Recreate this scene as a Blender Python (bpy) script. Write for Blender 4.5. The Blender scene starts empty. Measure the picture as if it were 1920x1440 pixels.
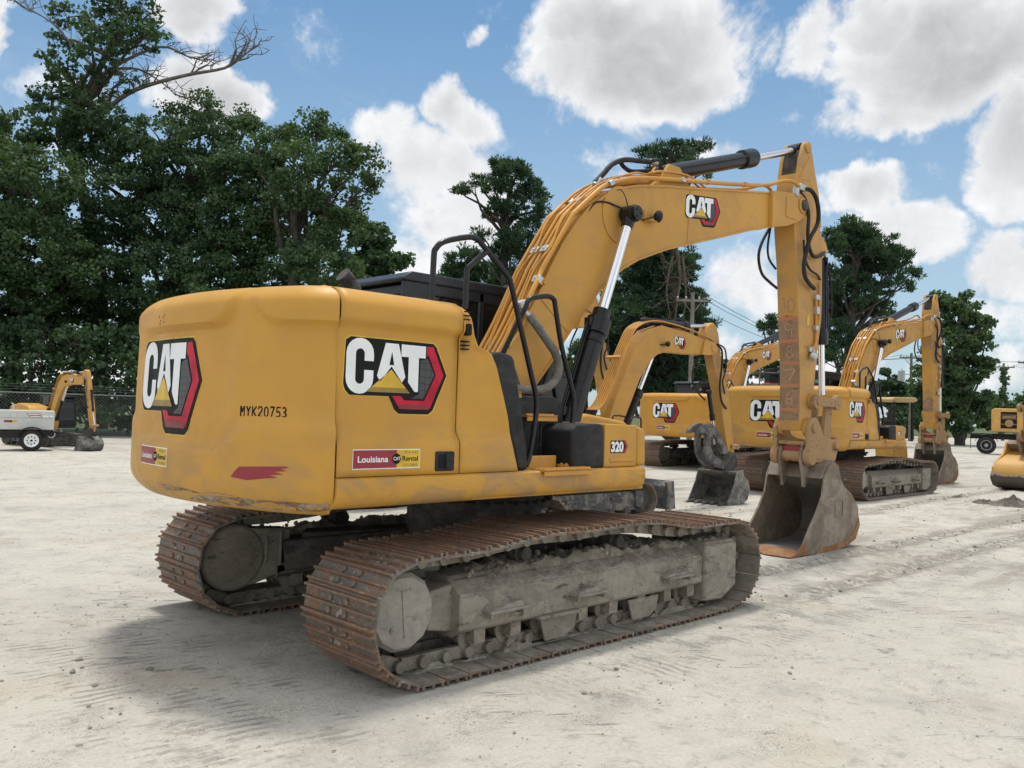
import bpy, bmesh, math, random
import numpy as np
from mathutils import Vector, Matrix, noise

S = bpy.context.scene
COL = S.collection
R_ = math.radians

# ------------------------------------------------------------------ camera
CAM = Vector((-5.146, -5.760, 1.742))
YAW, PITCH, ROLL, FPX = 0.80276, 0.0300924, 0.031, 1612.6
_f = Vector((math.cos(YAW)*math.cos(PITCH), math.sin(YAW)*math.cos(PITCH), math.sin(PITCH)))
_r = Vector((math.sin(YAW), -math.cos(YAW), 0.0))
_u = _r.cross(_f)
CR = _r*math.cos(ROLL) + _u*math.sin(ROLL)
CU = -_r*math.sin(ROLL) + _u*math.cos(ROLL)
CF = _f
cam_data = bpy.data.cameras.new('camera')
cam = bpy.data.objects.new('camera', cam_data); COL.objects.link(cam)
cam_data.sensor_width = 36.0
cam_data.lens = FPX/1920*36.0
cam_data.clip_start = 0.05; cam_data.clip_end = 3000
mw = Matrix(((CR.x, CU.x, -CF.x, CAM.x), (CR.y, CU.y, -CF.y, CAM.y), (CR.z, CU.z, -CF.z, CAM.z), (0, 0, 0, 1)))
cam.matrix_world = mw
S.camera = cam

def at(px, py, depth):
    """world point lying at a sight line of the photograph, at a given true distance"""
    return CAM + (CF + CR*((px-960)/FPX) - CU*((py-720)/FPX))*depth
def ground_at(px, py):
    d = CF + CR*((px-960)/FPX) - CU*((py-720)/FPX)
    return CAM + d*(-CAM.z/d.z)

# ------------------------------------------------------------------ view, sky and sun
S.view_settings.view_transform = 'Standard'
S.view_settings.look = 'None'
S.view_settings.gamma = 1.0
S.view_settings.exposure = 0.27
S.cycles.use_denoising = True
S.cycles.max_bounces = 6
S.cycles.transparent_max_bounces = 8
SUN_EL, SUN_AZ = R_(77), R_(48)          # azimuth of the sun measured from +X towards +Y
sd = bpy.data.lights.new('sun', 'SUN'); sd.energy = 2.05; sd.angle = R_(7); sd.color = (1.0, 0.955, 0.88)
sun = bpy.data.objects.new('sun', sd); COL.objects.link(sun)
sdir = Vector((math.cos(SUN_EL)*math.cos(SUN_AZ), math.cos(SUN_EL)*math.sin(SUN_AZ), math.sin(SUN_EL)))
sun.rotation_euler = sdir.to_track_quat('Z', 'Y').to_euler()
sun.location = sdir*60

class NT:
    def __init__(s, tree): s.t = tree; s.n = tree.nodes; s.l = tree.links
    def new(s, typ, **kw):
        nd = s.n.new(typ)
        for k, v in kw.items(): setattr(nd, k, v)
        return nd
    def put(s, nd, key, v):
        if v is None: return
        if isinstance(v, (int, float, tuple, list)): nd.inputs[key].default_value = v
        else: s.l.new(v, nd.inputs[key])
    def math(s, op, a, b=None, clamp=False, c=None):
        nd = s.new('ShaderNodeMath', operation=op); nd.use_clamp = clamp
        s.put(nd, 0, a); s.put(nd, 1, b); s.put(nd, 2, c); return nd.outputs[0]
    def vmath(s, op, a, b=None):
        nd = s.new('ShaderNodeVectorMath', operation=op); s.put(nd, 0, a); s.put(nd, 1, b)
        return nd.outputs['Value'] if op in ('LENGTH', 'DOT_PRODUCT') else nd.outputs[0]
    def noise(s, vec, scale, detail=4, rough=0.55, dist=0.0):
        nd = s.new('ShaderNodeTexNoise'); s.put(nd, 'Vector', vec)
        nd.inputs['Scale'].default_value = scale; nd.inputs['Detail'].default_value = detail
        nd.inputs['Roughness'].default_value = rough; nd.inputs['Distortion'].default_value = dist
        return nd.outputs['Fac']
    def ramp(s, fac, lo, hi, a=0.0, b=1.0, smooth=True):
        nd = s.new('ShaderNodeMapRange'); nd.interpolation_type = 'SMOOTHSTEP' if smooth else 'LINEAR'
        s.put(nd, 'Value', fac); s.put(nd, 'From Min', lo); s.put(nd, 'From Max', hi); s.put(nd, 'To Min', a); s.put(nd, 'To Max', b)
        return nd.outputs[0]
    def mix(s, fac, a, b, mode='MIX'):
        nd = s.new('ShaderNodeMix', data_type='RGBA', blend_type=mode)
        s.put(nd, 0, fac)
        for k, v in ((6, a), (7, b)):
            if isinstance(v, (tuple, list)) and len(v) == 3: v = (*v, 1)
            s.put(nd, k, v)
        return nd.outputs[2]
    def mapping(s, vec, scale=(1, 1, 1), rot=(0, 0, 0), loc=(0, 0, 0)):
        nd = s.new('ShaderNodeMapping'); s.put(nd, 'Vector', vec)
        nd.inputs['Scale'].default_value = scale; nd.inputs['Rotation'].default_value = rot; nd.inputs['Location'].default_value = loc
        return nd.outputs[0]

world = bpy.data.worlds.new('World'); S.world = world; world.use_nodes = True
world.cycles.sampling_method = 'MANUAL'; world.cycles.sample_map_resolution = 256
W = NT(world.node_tree); W.n.clear()
wout = W.new('ShaderNodeOutputWorld'); bg = W.new('ShaderNodeBackground'); W.l.new(bg.outputs[0], wout.inputs[0])
sky = W.new('ShaderNodeTexSky', sky_type='NISHITA', sun_disc=False)
sky.sun_elevation = SUN_EL; sky.sun_rotation = math.pi/2 - SUN_AZ
sky.air_density = 1.0; sky.dust_density = 0.6; sky.ozone_density = 2.5
bg.inputs[1].default_value = 0.105
tc = W.new('ShaderNodeTexCoord'); gen = tc.outputs['Generated']
sep = W.new('ShaderNodeSeparateXYZ'); W.l.new(gen, sep.inputs[0])
X, Y, Z = sep.outputs
el = W.math('ARCSINE', Z); az = W.math('ARCTAN2', Y, X)
warp = W.math('SUBTRACT', W.noise(gen, 6.0, 5, 0.6), 0.5)
warp2 = W.math('SUBTRACT', W.noise(W.mapping(gen, loc=(3.1, 1.7, 5.2)), 6.0, 5, 0.6), 0.5)
azw = W.math('ADD', az, W.math('MULTIPLY', warp, 0.16))
elw = W.math('ADD', el, W.math('MULTIPLY', warp2, 0.13))
# cumulus clouds: centre and half extents as seen in the photograph, turned into compass direction and height
CLOUDS = [(1215, 90, 215, 125, 1.0), (1130, 20, 130, 80, .9), (1290, 165, 130, 75, .9), (1500, 60, 75, 60, .55), (1780, 90, 200, 135, 1.05), (1640, 40, 90, 60, .9),
          (1690, 205, 120, 40, .7), (1560, 215, 50, 35, .4), (1905, 290, 95, 100, .95), (830, 215, 75, 75, .85), (880, 250, 70, 70, .7), (800, 330, 120, 90, .75), (860, 420, 130, 90, .7),
          (720, 250, 70, 50, .5), (440, 190, 90, 75, 1.0), (360, 150, 120, 70, .85), (370, 20, 90, 45, .75), (-20, 40, 55, 90, .8), (1620, 340, 80, 50, .85), (1700, 420, 90, 65, .85),
          (1420, 520, 110, 70, .50), (1890, 500, 90, 75, .75), (1700, 430, 70, 60, .8), (1350, 290, 75, 40, .6), (1860, 590, 110, 50, .5), (890, 50, 30, 25, .4), (1750, 300, 40, 25, .3),
          (1450, 660, 200, 40, .42), (1850, 690, 160, 40, .42), (760, 500, 90, 60, .5), (1050, 590, 110, 60, .4), (200, 700, 260, 70, .5), (120, 150, 60, 40, .3)]
cv = W.new('ShaderNodeCombineXYZ'); W.put(cv, 0, azw); W.put(cv, 1, elw); cv = cv.outputs[0]
dens = 0.0
for (px, py, rx, ry, wgt) in CLOUDS:
    d = (at(px, py, 1) - CAM).normalized()
    a0, e0 = math.atan2(d.y, d.x), math.asin(d.z)
    ka, ke = 1/(1.08*rx/FPX/max(.5, math.cos(e0))), 1/(1.08*ry/FPX)
    q = W.new('ShaderNodeVectorMath', operation='MULTIPLY_ADD'); W.put(q, 0, cv); q.inputs[1].default_value = (ka, ke, 0); q.inputs[2].default_value = (-a0*ka, -e0*ke, 0)
    r2 = W.vmath('DOT_PRODUCT', q.outputs[0], q.outputs[0])
    dens = W.math('MAXIMUM', dens, W.math('MULTIPLY_ADD', r2, -wgt, c=wgt))
# loose clouds outside the camera's field, spread wider to whiten the fill light
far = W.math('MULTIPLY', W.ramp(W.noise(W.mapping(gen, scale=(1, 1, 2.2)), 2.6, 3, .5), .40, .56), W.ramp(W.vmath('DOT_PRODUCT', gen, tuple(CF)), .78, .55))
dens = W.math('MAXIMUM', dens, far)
n1 = W.noise(gen, 9.0, 8, 0.66, .25)
n2 = W.noise(W.mapping(gen, loc=(0, 0, 0.012)), 30.0, 5, 0.6)
dd = W.math('ADD', dens, W.math('MULTIPLY', W.math('SUBTRACT', n1, 0.5), 1.75))
dd = W.math('ADD', dd, W.math('MULTIPLY', W.math('SUBTRACT', n2, 0.5), 0.40))
mask = W.ramp(dd, 0.08, 0.52)
core = W.math('MULTIPLY', W.ramp(W.math('ADD', dens, W.math('MULTIPLY', W.math('SUBTRACT', n1, 0.5), 1.1)), 0.38, 1.08), W.ramp(el, .14, .34, .30, 1.0))
up = W.noise(W.mapping(gen, loc=(0, 0, .028)), 9.0, 6, 0.66, .25)
val = W.math('SUBTRACT', 7.2, W.math('MULTIPLY', core, 2.5))
val = W.math('ADD', val, W.math('MULTIPLY', W.math('SUBTRACT', n1, up), 5.0))
# added fill light: unseen clouds by the sun and behind the camera are boosted
fill_boost = W.math('ADD', W.ramp(W.vmath('DOT_PRODUCT', gen, tuple(sdir)), .72, 1.0, 0, 1.3), W.ramp(W.vmath('DOT_PRODUCT', gen, tuple(CF)), .45, -.3, 0, .75))
val = W.math('MULTIPLY', val, W.math('ADD', 1.0, fill_boost))
cc = W.new('ShaderNodeCombineColor'); W.put(cc, 0, W.math('MULTIPLY', val, 1.0)); W.put(cc, 1, W.math('MULTIPLY', val, 1.0)); W.put(cc, 2, W.math('MULTIPLY', val, 1.01))
skyc = W.mix(1.0, sky.outputs[0], (.76, .96, .96), 'MULTIPLY')
hz = W.ramp(el, -0.02, 0.50, 0.66, 0.0)
skyc = W.mix(hz, skyc, (4.3, 5.1, 6.0))
wisp = W.math('MULTIPLY', W.ramp(W.noise(W.mapping(gen, scale=(1, 1, 2.4), rot=(0, .2, 0)), 3.2, 8, .66, .6), .54, .84), .45)
mask = W.math('MAXIMUM', mask, wisp)
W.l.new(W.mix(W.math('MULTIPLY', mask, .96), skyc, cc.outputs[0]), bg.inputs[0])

# ------------------------------------------------------------------ materials
def mat(name, fn):
    m = bpy.data.materials.new(name); m.use_nodes = True
    t = NT(m.node_tree); bsdf = t.n['Principled BSDF']
    fn(t, bsdf); return m
def objco(t): return t.new('ShaderNodeTexCoord').outputs['Object']
def bump(t, bsdf, h, dist, strength=1.0):
    b = t.new('ShaderNodeBump'); b.inputs['Strength'].default_value = strength; b.inputs['Distance'].default_value = dist
    t.l.new(h, b.inputs['Height']); t.l.new(b.outputs[0], bsdf.inputs['Normal'])
def flat(name, c, rough=.5, metal=0.0, spec=None, coat=0, var=.12, bmp=0.0, scale=8):
    def f(t, b):
        co = objco(t); n = t.noise(co, scale, 5, .6)
        lo = tuple(x*(1-var) for x in c); hi = tuple(min(1, x*(1+var)) for x in c)
        t.l.new(t.mix(t.ramp(n, .3, .7), lo, hi), b.inputs['Base Color'])
        t.put(b, 'Roughness', t.ramp(t.noise(co, scale*3, 4), .3, .7, rough*.85, min(1, rough*1.15))); b.inputs['Metallic'].default_value = metal
        if spec is not None: b.inputs['Specular IOR Level'].default_value = spec
        if coat: b.inputs['Coat Weight'].default_value = coat
        if bmp: bump(t, b, t.noise(co, scale*6, 4), bmp)
    return mat(name, f)
def paint(name, base=(0.55, 0.289, 0.047), dirt=.5, dark=.35, rough=.42, lowz=None, chips=0.0, off=None):
    def f(t, b):
        co = objco(t)
        if off: co = t.mapping(co, loc=off)
        big = t.noise(co, 1.3, 5, .6)
        col = t.mix(t.ramp(big, .3, .75), tuple(x*.93 for x in base), tuple(x*1.05 for x in base))
        # dust film, a little heavier in clouds and low down
        dn = t.noise(t.mapping(co, scale=(1, 1, 1.6)), 2.4, 8, .65, .6)
        dm = t.ramp(dn, .42, .64, 0, dirt)
        if lowz:
            sp = t.new('ShaderNodeSeparateXYZ'); t.l.new(objco(t), sp.inputs[0])
            lz = t.ramp(sp.outputs[2], lowz[0], lowz[1], 1.0, .25)
            dm = t.math('MULTIPLY', dm, lz)
        col = t.mix(dm, col, (0.34, 0.215, 0.105))
        # smears
        st = t.noise(t.mapping(co, scale=(9, 9, 1.1)), 2.2, 5, .7, .4)
        col = t.mix(t.ramp(st, .60, .78, 0, dirt*.35), col, (.42, .27, .12))
        sp2 = t.noise(co, 34, 3, .7)
        col = t.mix(t.ramp(sp2, .70, .76, 0, dark), col, (.10, .065, .04))
        # light scuffs
        sc = t.noise(t.mapping(co, scale=(.8, .8, 14)), 3.5, 6, .75, .3)
        col = t.mix(t.ramp(sc, .70, .80, 0, .28), col, (.66, .50, .26))
        rr = t.ramp(dn, .35, .75, rough, min(1, rough+.22))
        if chips:
            ch = t.noise(t.mapping(co, scale=(1, 1, 2.5)), 6.5, 9, .72, .2)
            cm = t.ramp(ch, .66-chips*.2, .69-chips*.2)
            col = t.mix(cm, col, t.mix(t.noise(co, 20, 4), (.17, .085, .045), (.09, .07, .06)))
        t.l.new(col, b.inputs['Base Color']); t.l.new(rr, b.inputs['Roughness'])
        b.inputs['Specular IOR Level'].default_value = .30
        bump(t, b, t.noise(co, 120, 2), .0006, .35)
    return mat(name, f)
def grime(name, a, bcol, c, s=3.0, rough=.8, metal=.0, bmp=.006, thr=(.42, .58), spec=.3):
    """three tone worn surface: a over b in patches with streaks of c"""
    def f(t, b):
        co = objco(t)
        n1_ = t.noise(co, s, 9, .68, .5); n2_ = t.noise(co, s*5, 6, .65); n3 = t.noise(t.mapping(co, scale=(1, 1, 3)), s*2.2, 8, .7, .3)
        col = t.mix(t.ramp(n1_, thr[0], thr[1]), a, bcol)
        col = t.mix(t.ramp(n3, .55, .68), col, c)
        col = t.mix(t.ramp(n2_, .35, .75, 0, .45), col, tuple(x*.55 for x in a))
        t.l.new(col, b.inputs['Base Color'])
        t.put(b, 'Roughness', t.ramp(n2_, .3, .7, rough*.8, min(1, rough*1.1)))
        b.inputs['Metallic'].default_value = metal; b.inputs['Specular IOR Level'].default_value = spec
        h = t.math('ADD', t.math('MULTIPLY', n2_, .5), n1_)
        bump(t, b, t.math('ADD', h, t.math('MULTIPLY', t.noise(co, s*22, 3), .3)), bmp)
    return mat(name, f)

M = {}
M['body'] = paint('yellow_body_paint', dirt=.62, lowz=(1.25, 1.85))
M['cw'] = paint('yellow_counterweight_paint', dirt=.60, dark=.3, lowz=(1.15, 1.8))
M['skirt'] = paint('yellow_skirt_paint', dirt=.85, dark=.4)
M['boom'] = paint('yellow_boom_paint', base=(0.54, 0.285, 0.055), dirt=.34, dark=.5)
M['stick'] = paint('yellow_stick_paint', base=(0.50, 0.268, 0.062), dirt=.65, dark=.5)
M['pipe'] = paint('yellow_pipe_paint', base=(0.56, 0.27, 0.045), dirt=.35, dark=.3)
M['worn'] = paint('worn_linkage_paint', base=(0.36, 0.225, 0.105), dirt=.95, dark=.7, rough=.6, chips=.35)
M['black'] = flat('black_plastic', (.018, .019, .021), .5, spec=.25, bmp=.0008, var=.35)
M['dusty_black'] = grime('dusty_black_plastic', (.020, .021, .023), (.034, .035, .036), (.052, .050, .047), 2.2, .6, bmp=.001, spec=.2)
M['cabpaint'] = flat('dark_cab_paint', (.018, .022, .030), .35, spec=.35, var=.25)
M['blackpaint'] = flat('black_cylinder_paint', (.009, .009, .010), .28, var=.3, spec=.35)
M['rubber'] = grime('hose_rubber', (.020, .020, .020), (.036, .034, .031), (.06, .056, .05), 9, .6, bmp=.001, spec=.2)
M['greyhose'] = grime('grey_ribbed_hose', (.13, .13, .115), (.19, .185, .165), (.09, .09, .085), 9, .75, bmp=.002)
def f(t, b):
    b.inputs['Base Color'].default_value = (.78, .79, .80, 1); b.inputs['Metallic'].default_value = 1; b.inputs['Roughness'].default_value = .16
M['chrome'] = mat('chrome_rod', f)
M['steel'] = flat('zinc_steel', (.50, .50, .49), .42, metal=.75)
M['track'] = grime('track_plate_steel', (.185, .168, .148), (.26, .165, .11), (.38, .34, .29), 6.5, .75, metal=.1, bmp=.008, thr=(.45, .56))
M['track2'] = grime('darker_track_plate', (.145, .125, .108), (.24, .14, .085), (.32, .28, .23), 7.5, .72, metal=.15, bmp=.008, thr=(.47, .58))
M['grouser'] = grime('rusty_grouser_steel', (.245, .14, .088), (.18, .125, .094), (.38, .30, .23), 7, .7, metal=.15, bmp=.004)
M['trackin'] = grime('muddy_track_inner', (.205, .185, .15), (.31, .283, .235), (.165, .118, .083), 4, .9, bmp=.008)
M['mud'] = grime('dried_grey_mud', (.25, .226, .185), (.345, .315, .26), (.145, .13, .108), 5, .97, bmp=.02, spec=.15)
M['frame'] = grime('muddy_track_frame', (.225, .203, .166), (.31, .282, .232), (.07, .067, .063), 2.6, .88, bmp=.012, thr=(.40, .62))
M['under'] = grime('dark_undercarriage', (.045, .042, .038), (.10, .093, .08), (.03, .03, .03), 2.5, .85, bmp=.01)
M['drive'] = grime('grey_drive_cover', (.285, .27, .235), (.33, .31, .27), (.20, .185, .16), 4, .8, bmp=.003)
M['bucket'] = grime('worn_bucket_steel', (.205, .162, .122), (.30, .255, .20), (.24, .145, .09), 1.8, .62, metal=.25, bmp=.004)
M['bucketin'] = grime('bucket_inside_steel', (.26, .255, .235), (.35, .335, .295), (.15, .12, .095), 1.6, .55, metal=.3, bmp=.003)
M['lip'] = grime('orange_rust_lip', (.27, .125, .055), (.36, .20, .105), (.22, .165, .125), 5, .75, metal=.1, bmp=.004)
M['rustchip'] = grime('scraped_bare_metal', (.22, .13, .075), (.42, .36, .29), (.13, .08, .055), 9, .8, bmp=.002)
def f(t, b):
    b.inputs['Base Color'].default_value = (.020, .028, .030, 1); b.inputs['Roughness'].default_value = .07
    b.inputs['Transmission Weight'].default_value = .55; b.inputs['IOR'].default_value = 1.08
    b.inputs['Specular IOR Level'].default_value = 1.0; b.inputs['Coat Weight'].default_value = .6; b.inputs['Coat Roughness'].default_value = .03
M['glass'] = mat('tinted_cab_glass', f)
M['white'] = flat('decal_white', (.76, .79, .80), .4, var=.04)
M['ink'] = flat('decal_black', (.011, .011, .012), .55, spec=.15, var=.1)
M['red'] = flat('decal_red', (.46, .010, .035), .45, spec=.25, var=.3)
M['reddk'] = flat('decal_dark_red', (.20, .010, .018), .35, var=.2)
M['maroon'] = flat('decal_maroon', (.26, .018, .028), .4, var=.08)
M['gold'] = flat('decal_yellow', (.62, .40, .02), .4, var=.15)
M['golddk'] = flat('decal_bronze', (.26, .17, .035), .4, var=.15)
M['orange_spray'] = grime('orange_spray_paint', (.52, .17, .085), (.48, .21, .12), (.36, .19, .11), 14, .8, bmp=.001)
M['pink_spray'] = grime('faded_orange_spray', (.50, .31, .195), (.46, .27, .165), (.33, .21, .125), 14, .8, bmp=.001)
M['stickmud'] = grime('brown_worn_stick_face', (.26, .165, .095), (.33, .21, .115), (.15, .09, .055), 3.0, .75, bmp=.002)
def f(t, b):
    co = objco(t)
    v = t.new('ShaderNodeTexVoronoi', feature='DISTANCE_TO_EDGE'); v.inputs['Scale'].default_value = 22; v.inputs['Randomness'].default_value = .25; t.l.new(co, v.inputs['Vector'])
    t.l.new(t.mix(t.ramp(v.outputs[0], .04, .09), (.012, .012, .014), (.045, .047, .05)), b.inputs['Base Color']); b.inputs['Roughness'].default_value = .4
M['hexink'] = mat('decal_honeycomb', f)
M['green'] = flat('green_sticker', (.09, .30, .22), .5)
M['lamp'] = flat('lamp_glass', (.25, .26, .27), .12, spec=.8)

# ------------------------------------------------------------------ mesh kit
def v3(*a): return Vector(a)
class G:
    """collects geometry for one mesh object"""
    def __init__(s): s.v = []; s.f = []; s.m = []; s.cur = 0
    def add(s, vs, fs):
        o = len(s.v); s.v += [tuple(x) for x in vs]; s.f += [tuple(i+o for i in f_) for f_ in fs]; s.m += [s.cur]*len(fs); return s
    def box(s, c, d, rot=None, taper=1.0):
        vs = []
        for z in (-1, 1):
            k = taper if z > 0 else 1
            for x, y in ((-1, -1), (1, -1), (1, 1), (-1, 1)):
                p = Vector((x*d[0]/2*k, y*d[1]/2*k, z*d[2]/2))
                if rot is not None: p = rot @ p
                vs.append(p + Vector(c))
        return s.add(vs, [(3, 2, 1, 0), (4, 5, 6, 7), (0, 1, 5, 4), (1, 2, 6, 5), (2, 3, 7, 6), (3, 0, 4, 7)])
    def bar(s, a, b, w, h, up=Vector((0, 0, 1))):
        a = Vector(a); b = Vector(b); d = b-a; L = d.length; d = d/L
        sx = d.cross(up)
        if sx.length < 1e-4: sx = d.cross(Vector((0, 1, 0)))
        sx.normalize(); uz = sx.cross(d)
        rot = Matrix((d, sx, uz)).transposed()
        return s.box((a+b)/2, (L, w, h), rot)
    def prism(s, pts, y0, y1, fn=None):
        """outline in x,z pushed through y"""
        n = len(pts)
        area = sum(pts[i][0]*pts[(i+1) % n][1]-pts[(i+1) % n][0]*pts[i][1] for i in range(n))
        if area < 0: pts = pts[::-1]
        if y0 > y1: y0, y1 = y1, y0
        vs = [(p[0], y0, p[1]) for p in pts]+[(p[0], y1, p[1]) for p in pts]
        if fn: vs = [fn(*q) for q in vs]
        fs = [tuple(range(n)), tuple(range(2*n-1, n-1, -1))]+[((i+1) % n, i, i+n, (i+1) % n+n) for i in range(n)]
        return s.add(vs, fs)
    def cyl(s, a, b, r0, r1=None, n=20, caps=True):
        a = Vector(a); b = Vector(b); r1 = r0 if r1 is None else r1
        d = (b-a).normalized(); x = d.orthogonal().normalized(); y = d.cross(x)
        vs = []
        for p, r in ((a, r0), (b, r1)):
            vs += [p + x*(math.cos(2*math.pi*i/n)*r) + y*(math.sin(2*math.pi*i/n)*r) for i in range(n)]
        fs = [(i, (i+1) % n, n+(i+1) % n, n+i) for i in range(n)]
        if caps: fs += [tuple(range(n-1, -1, -1)), tuple(range(n, 2*n))]
        return s.add(vs, fs)
    def lathe(s, a, d, prof, n=24):
        """prof: list of (distance along axis, radius)"""
        a = Vector(a); d = Vector(d).normalized(); x = d.orthogonal().normalized(); y = d.cross(x); vs = []; fs = []
        for (h, r) in prof:
            vs += [a + d*h + x*(math.cos(2*math.pi*i/n)*r) + y*(math.sin(2*math.pi*i/n)*r) for i in range(n)]
        for k in range(len(prof)-1):
            fs += [(k*n+i, k*n+(i+1) % n, (k+1)*n+(i+1) % n, (k+1)*n+i) for i in range(n)]
        fs += [tuple(range(n-1, -1, -1)), tuple(range((len(prof)-1)*n, len(prof)*n))]
        return s.add(vs, fs)
    def tube(s, pts, r, n=8, smooth=3, rf=None):
        P = [Vector(p) for p in pts]
        if smooth and len(P) > 2:
            Q = []
            for i in range(len(P)-1):
                p0 = P[max(0, i-1)]; p1 = P[i]; p2 = P[i+1]; p3 = P[min(len(P)-1, i+2)]
                for k in range(smooth):
                    t = k/smooth
                    Q.append(0.5*((2*p1)+(-p0+p2)*t+(2*p0-5*p1+4*p2-p3)*t*t+(-p0+3*p1-3*p2+p3)*t**3))
            Q.append(P[-1]); P = Q
        N = len(P); vs = []; fs = []; x = None
        for i, p in enumerate(P):
            d = (P[min(N-1, i+1)]-P[max(0, i-1)]).normalized()
            x = d.orthogonal().normalized() if x is None else (x-d*x.dot(d)).normalized()
            y = d.cross(x); rr = rf(i/(N-1))*r if rf else r
            vs += [p + x*(math.cos(2*math.pi*k/n)*rr) + y*(math.sin(2*math.pi*k/n)*rr) for k in range(n)]
        for i in range(N-1):
            fs += [(i*n+k, i*n+(k+1) % n, (i+1)*n+(k+1) % n, (i+1)*n+k) for k in range(n)]
        fs += [tuple(range(n-1, -1, -1)), tuple(range((N-1)*n, N*n))]
        return s.add(vs, fs)
    def grid(s, fn, nu, nv):
        vs = [fn(i/nu, j/nv) for j in range(nv+1) for i in range(nu+1)]
        fs = [(j*(nu+1)+i, j*(nu+1)+i+1, (j+1)*(nu+1)+i+1, (j+1)*(nu+1)+i) for j in range(nv) for i in range(nu)]
        return s.add(vs, fs)
    def build(s, name, mats, parent=None, bevel=0, seg=2, smooth=38, solid=0, loc=None):
        me = bpy.data.meshes.new(name); me.from_pydata(s.v, [], s.f); me.update()
        if not isinstance(mats, (list, tuple)): mats = [mats]
        for m in mats: me.materials.append(m)
        if len(mats) > 1: me.polygons.foreach_set('material_index', s.m)
        if smooth:
            me.polygons.foreach_set('use_smooth', [True]*len(me.polygons)); me.set_sharp_from_angle(angle=R_(smooth))
        o = bpy.data.objects.new(name, me); COL.objects.link(o)
        if parent: o.parent = parent
        if loc is not None: o.location = loc
        if solid:
            md = o.modifiers.new('solid', 'SOLIDIFY'); md.thickness = solid; md.offset = -1
        if bevel:
            md = o.modifiers.new('bevel', 'BEVEL'); md.width = bevel; md.segments = seg; md.limit_method = 'ANGLE'; md.angle_limit = R_(32); md.use_clamp_overlap = True
        return o
def tag(o, label=None, cat=None, group=None, kind=None):
    if label: o['label'] = label
    if cat: o['category'] = cat
    if group: o['group'] = group
    if kind: o['kind'] = kind
    return o
def empty(name, loc=(0, 0, 0), rz=0, sc=1):
    o = bpy.data.objects.new(name, None); COL.objects.link(o); o.empty_display_size = .3
    o.location = loc; o.rotation_euler = (0, 0, rz); o.scale = (sc, sc, sc); return o
def kids(o): return [c for c in list(COL.objects) if c.parent is o]
def copy_tree(o, parent=None, skip=(), remat=None):
    c = o.copy(); COL.objects.link(c)
    if parent: c.parent = parent
    if remat and o.type == 'MESH' and o.name.split('.')[0] in remat:
        c.data = o.data.copy(); mm = remat[o.name.split('.')[0]]
        for i, m in enumerate(mm if isinstance(mm, list) else [mm]): c.data.materials[i] = m
    for ch in kids(o):
        if ch.name.split('.')[0] in skip: continue
        copy_tree(ch, c, skip, remat)
    return c

# ------------------------------------------------------------------ decals (flat printed shapes lying on a surface)
def decal(name, layers, fn, parent, step=None, mats=None):
    """layers: (list of 2-D outlines, material key, lift); fn(u, v, lift) puts a design point onto the surface"""
    keys = []; bmx = bmesh.new()
    for polys, key, lift in layers:
        if key not in keys: keys.append(key)
        for poly in polys:
            b = bmesh.new(); poly = [p for i, p in enumerate(poly) if math.dist(p, poly[i-1]) > 1e-6]
            vs = [b.verts.new((p[0], p[1], 0)) for p in poly]; b.faces.new(vs)
            bmesh.ops.triangulate(b, faces=b.faces[:])
            if step:
                us = [p[0] for p in poly]; u = math.floor(min(us)/step)*step+step
                while u < max(us):
                    bmesh.ops.bisect_plane(b, geom=b.verts[:]+b.edges[:]+b.faces[:], plane_co=(u, 0, 0), plane_no=(1, 0, 0)); u += step
                ws = [p[1] for p in poly]; u = math.floor(min(ws)/step)*step+step
                while u < max(ws):
                    bmesh.ops.bisect_plane(b, geom=b.verts[:]+b.edges[:]+b.faces[:], plane_co=(0, u, 0), plane_no=(0, 1, 0)); u += step
            mp = {}
            for v in b.verts: mp[v.index if v.index >= 0 else id(v)] = None
            b.verts.index_update(); nv = [bmx.verts.new(fn(v.co.x, v.co.y, lift)) for v in b.verts]
            for fc in b.faces:
                try: nf = bmx.faces.new([nv[v.index] for v in fc.verts]); nf.material_index = keys.index(key)
                except ValueError: pass
            b.free()
    me = bpy.data.meshes.new(name); bmx.to_mesh(me); bmx.free()
    for k in keys: me.materials.append(M[k])
    o = bpy.data.objects.new(name, me); COL.objects.link(o); o.parent = parent
    return o
def arcpts(cx, cy, r, a0, a1, n=7): return [(cx+r*math.cos(R_(a0+(a1-a0)*i/n)), cy+r*math.sin(R_(a0+(a1-a0)*i/n))) for i in range(n+1)]
def rrect(x0, y0, x1, y1, r, n=5):
    return arcpts(x1-r, y0+r, r, -90, 0, n)+arcpts(x1-r, y1-r, r, 0, 90, n)+arcpts(x0+r, y1-r, r, 90, 180, n)+arcpts(x0+r, y0+r, r, 180, 270, n)
def scale_poly(P, k, c): return [(c[0]+(p[0]-c[0])*k[0], c[1]+(p[1]-c[1])*k[1]) for p in P]
LETTER_C_ = arcpts(.25, .80, .17+.05, 0, 180, 8)+arcpts(.25, .45, .22, 180, 360, 8)+[(.47, .57), (.32, .57), (.32, .44)]+arcpts(.25, .44, .07, 0, -180, 6)+arcpts(.25, .80, .07, 180, 0, 6)+[(.32, .70), (.47, .70)]
def _cstrips():
    out = [(.47, .57), (.47, .45)]+arcpts(.25, .45, .22, 0, -180, 10)+arcpts(.25, .80, .22, 180, 0, 10)+[(.47, .70)]
    inn = [(.32, .57), (.32, .45)]+arcpts(.25, .44, .07, 0, -180, 10)+arcpts(.25, .80, .07, 180, 0, 10)+[(.32, .70)]
    return [[out[i], out[i+1], inn[i+1], inn[i]] for i in range(len(out)-1) if math.dist(out[i], out[i+1]) > 1e-6 or math.dist(inn[i], inn[i+1]) > 1e-6]
LETTER_C = _cstrips()
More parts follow.
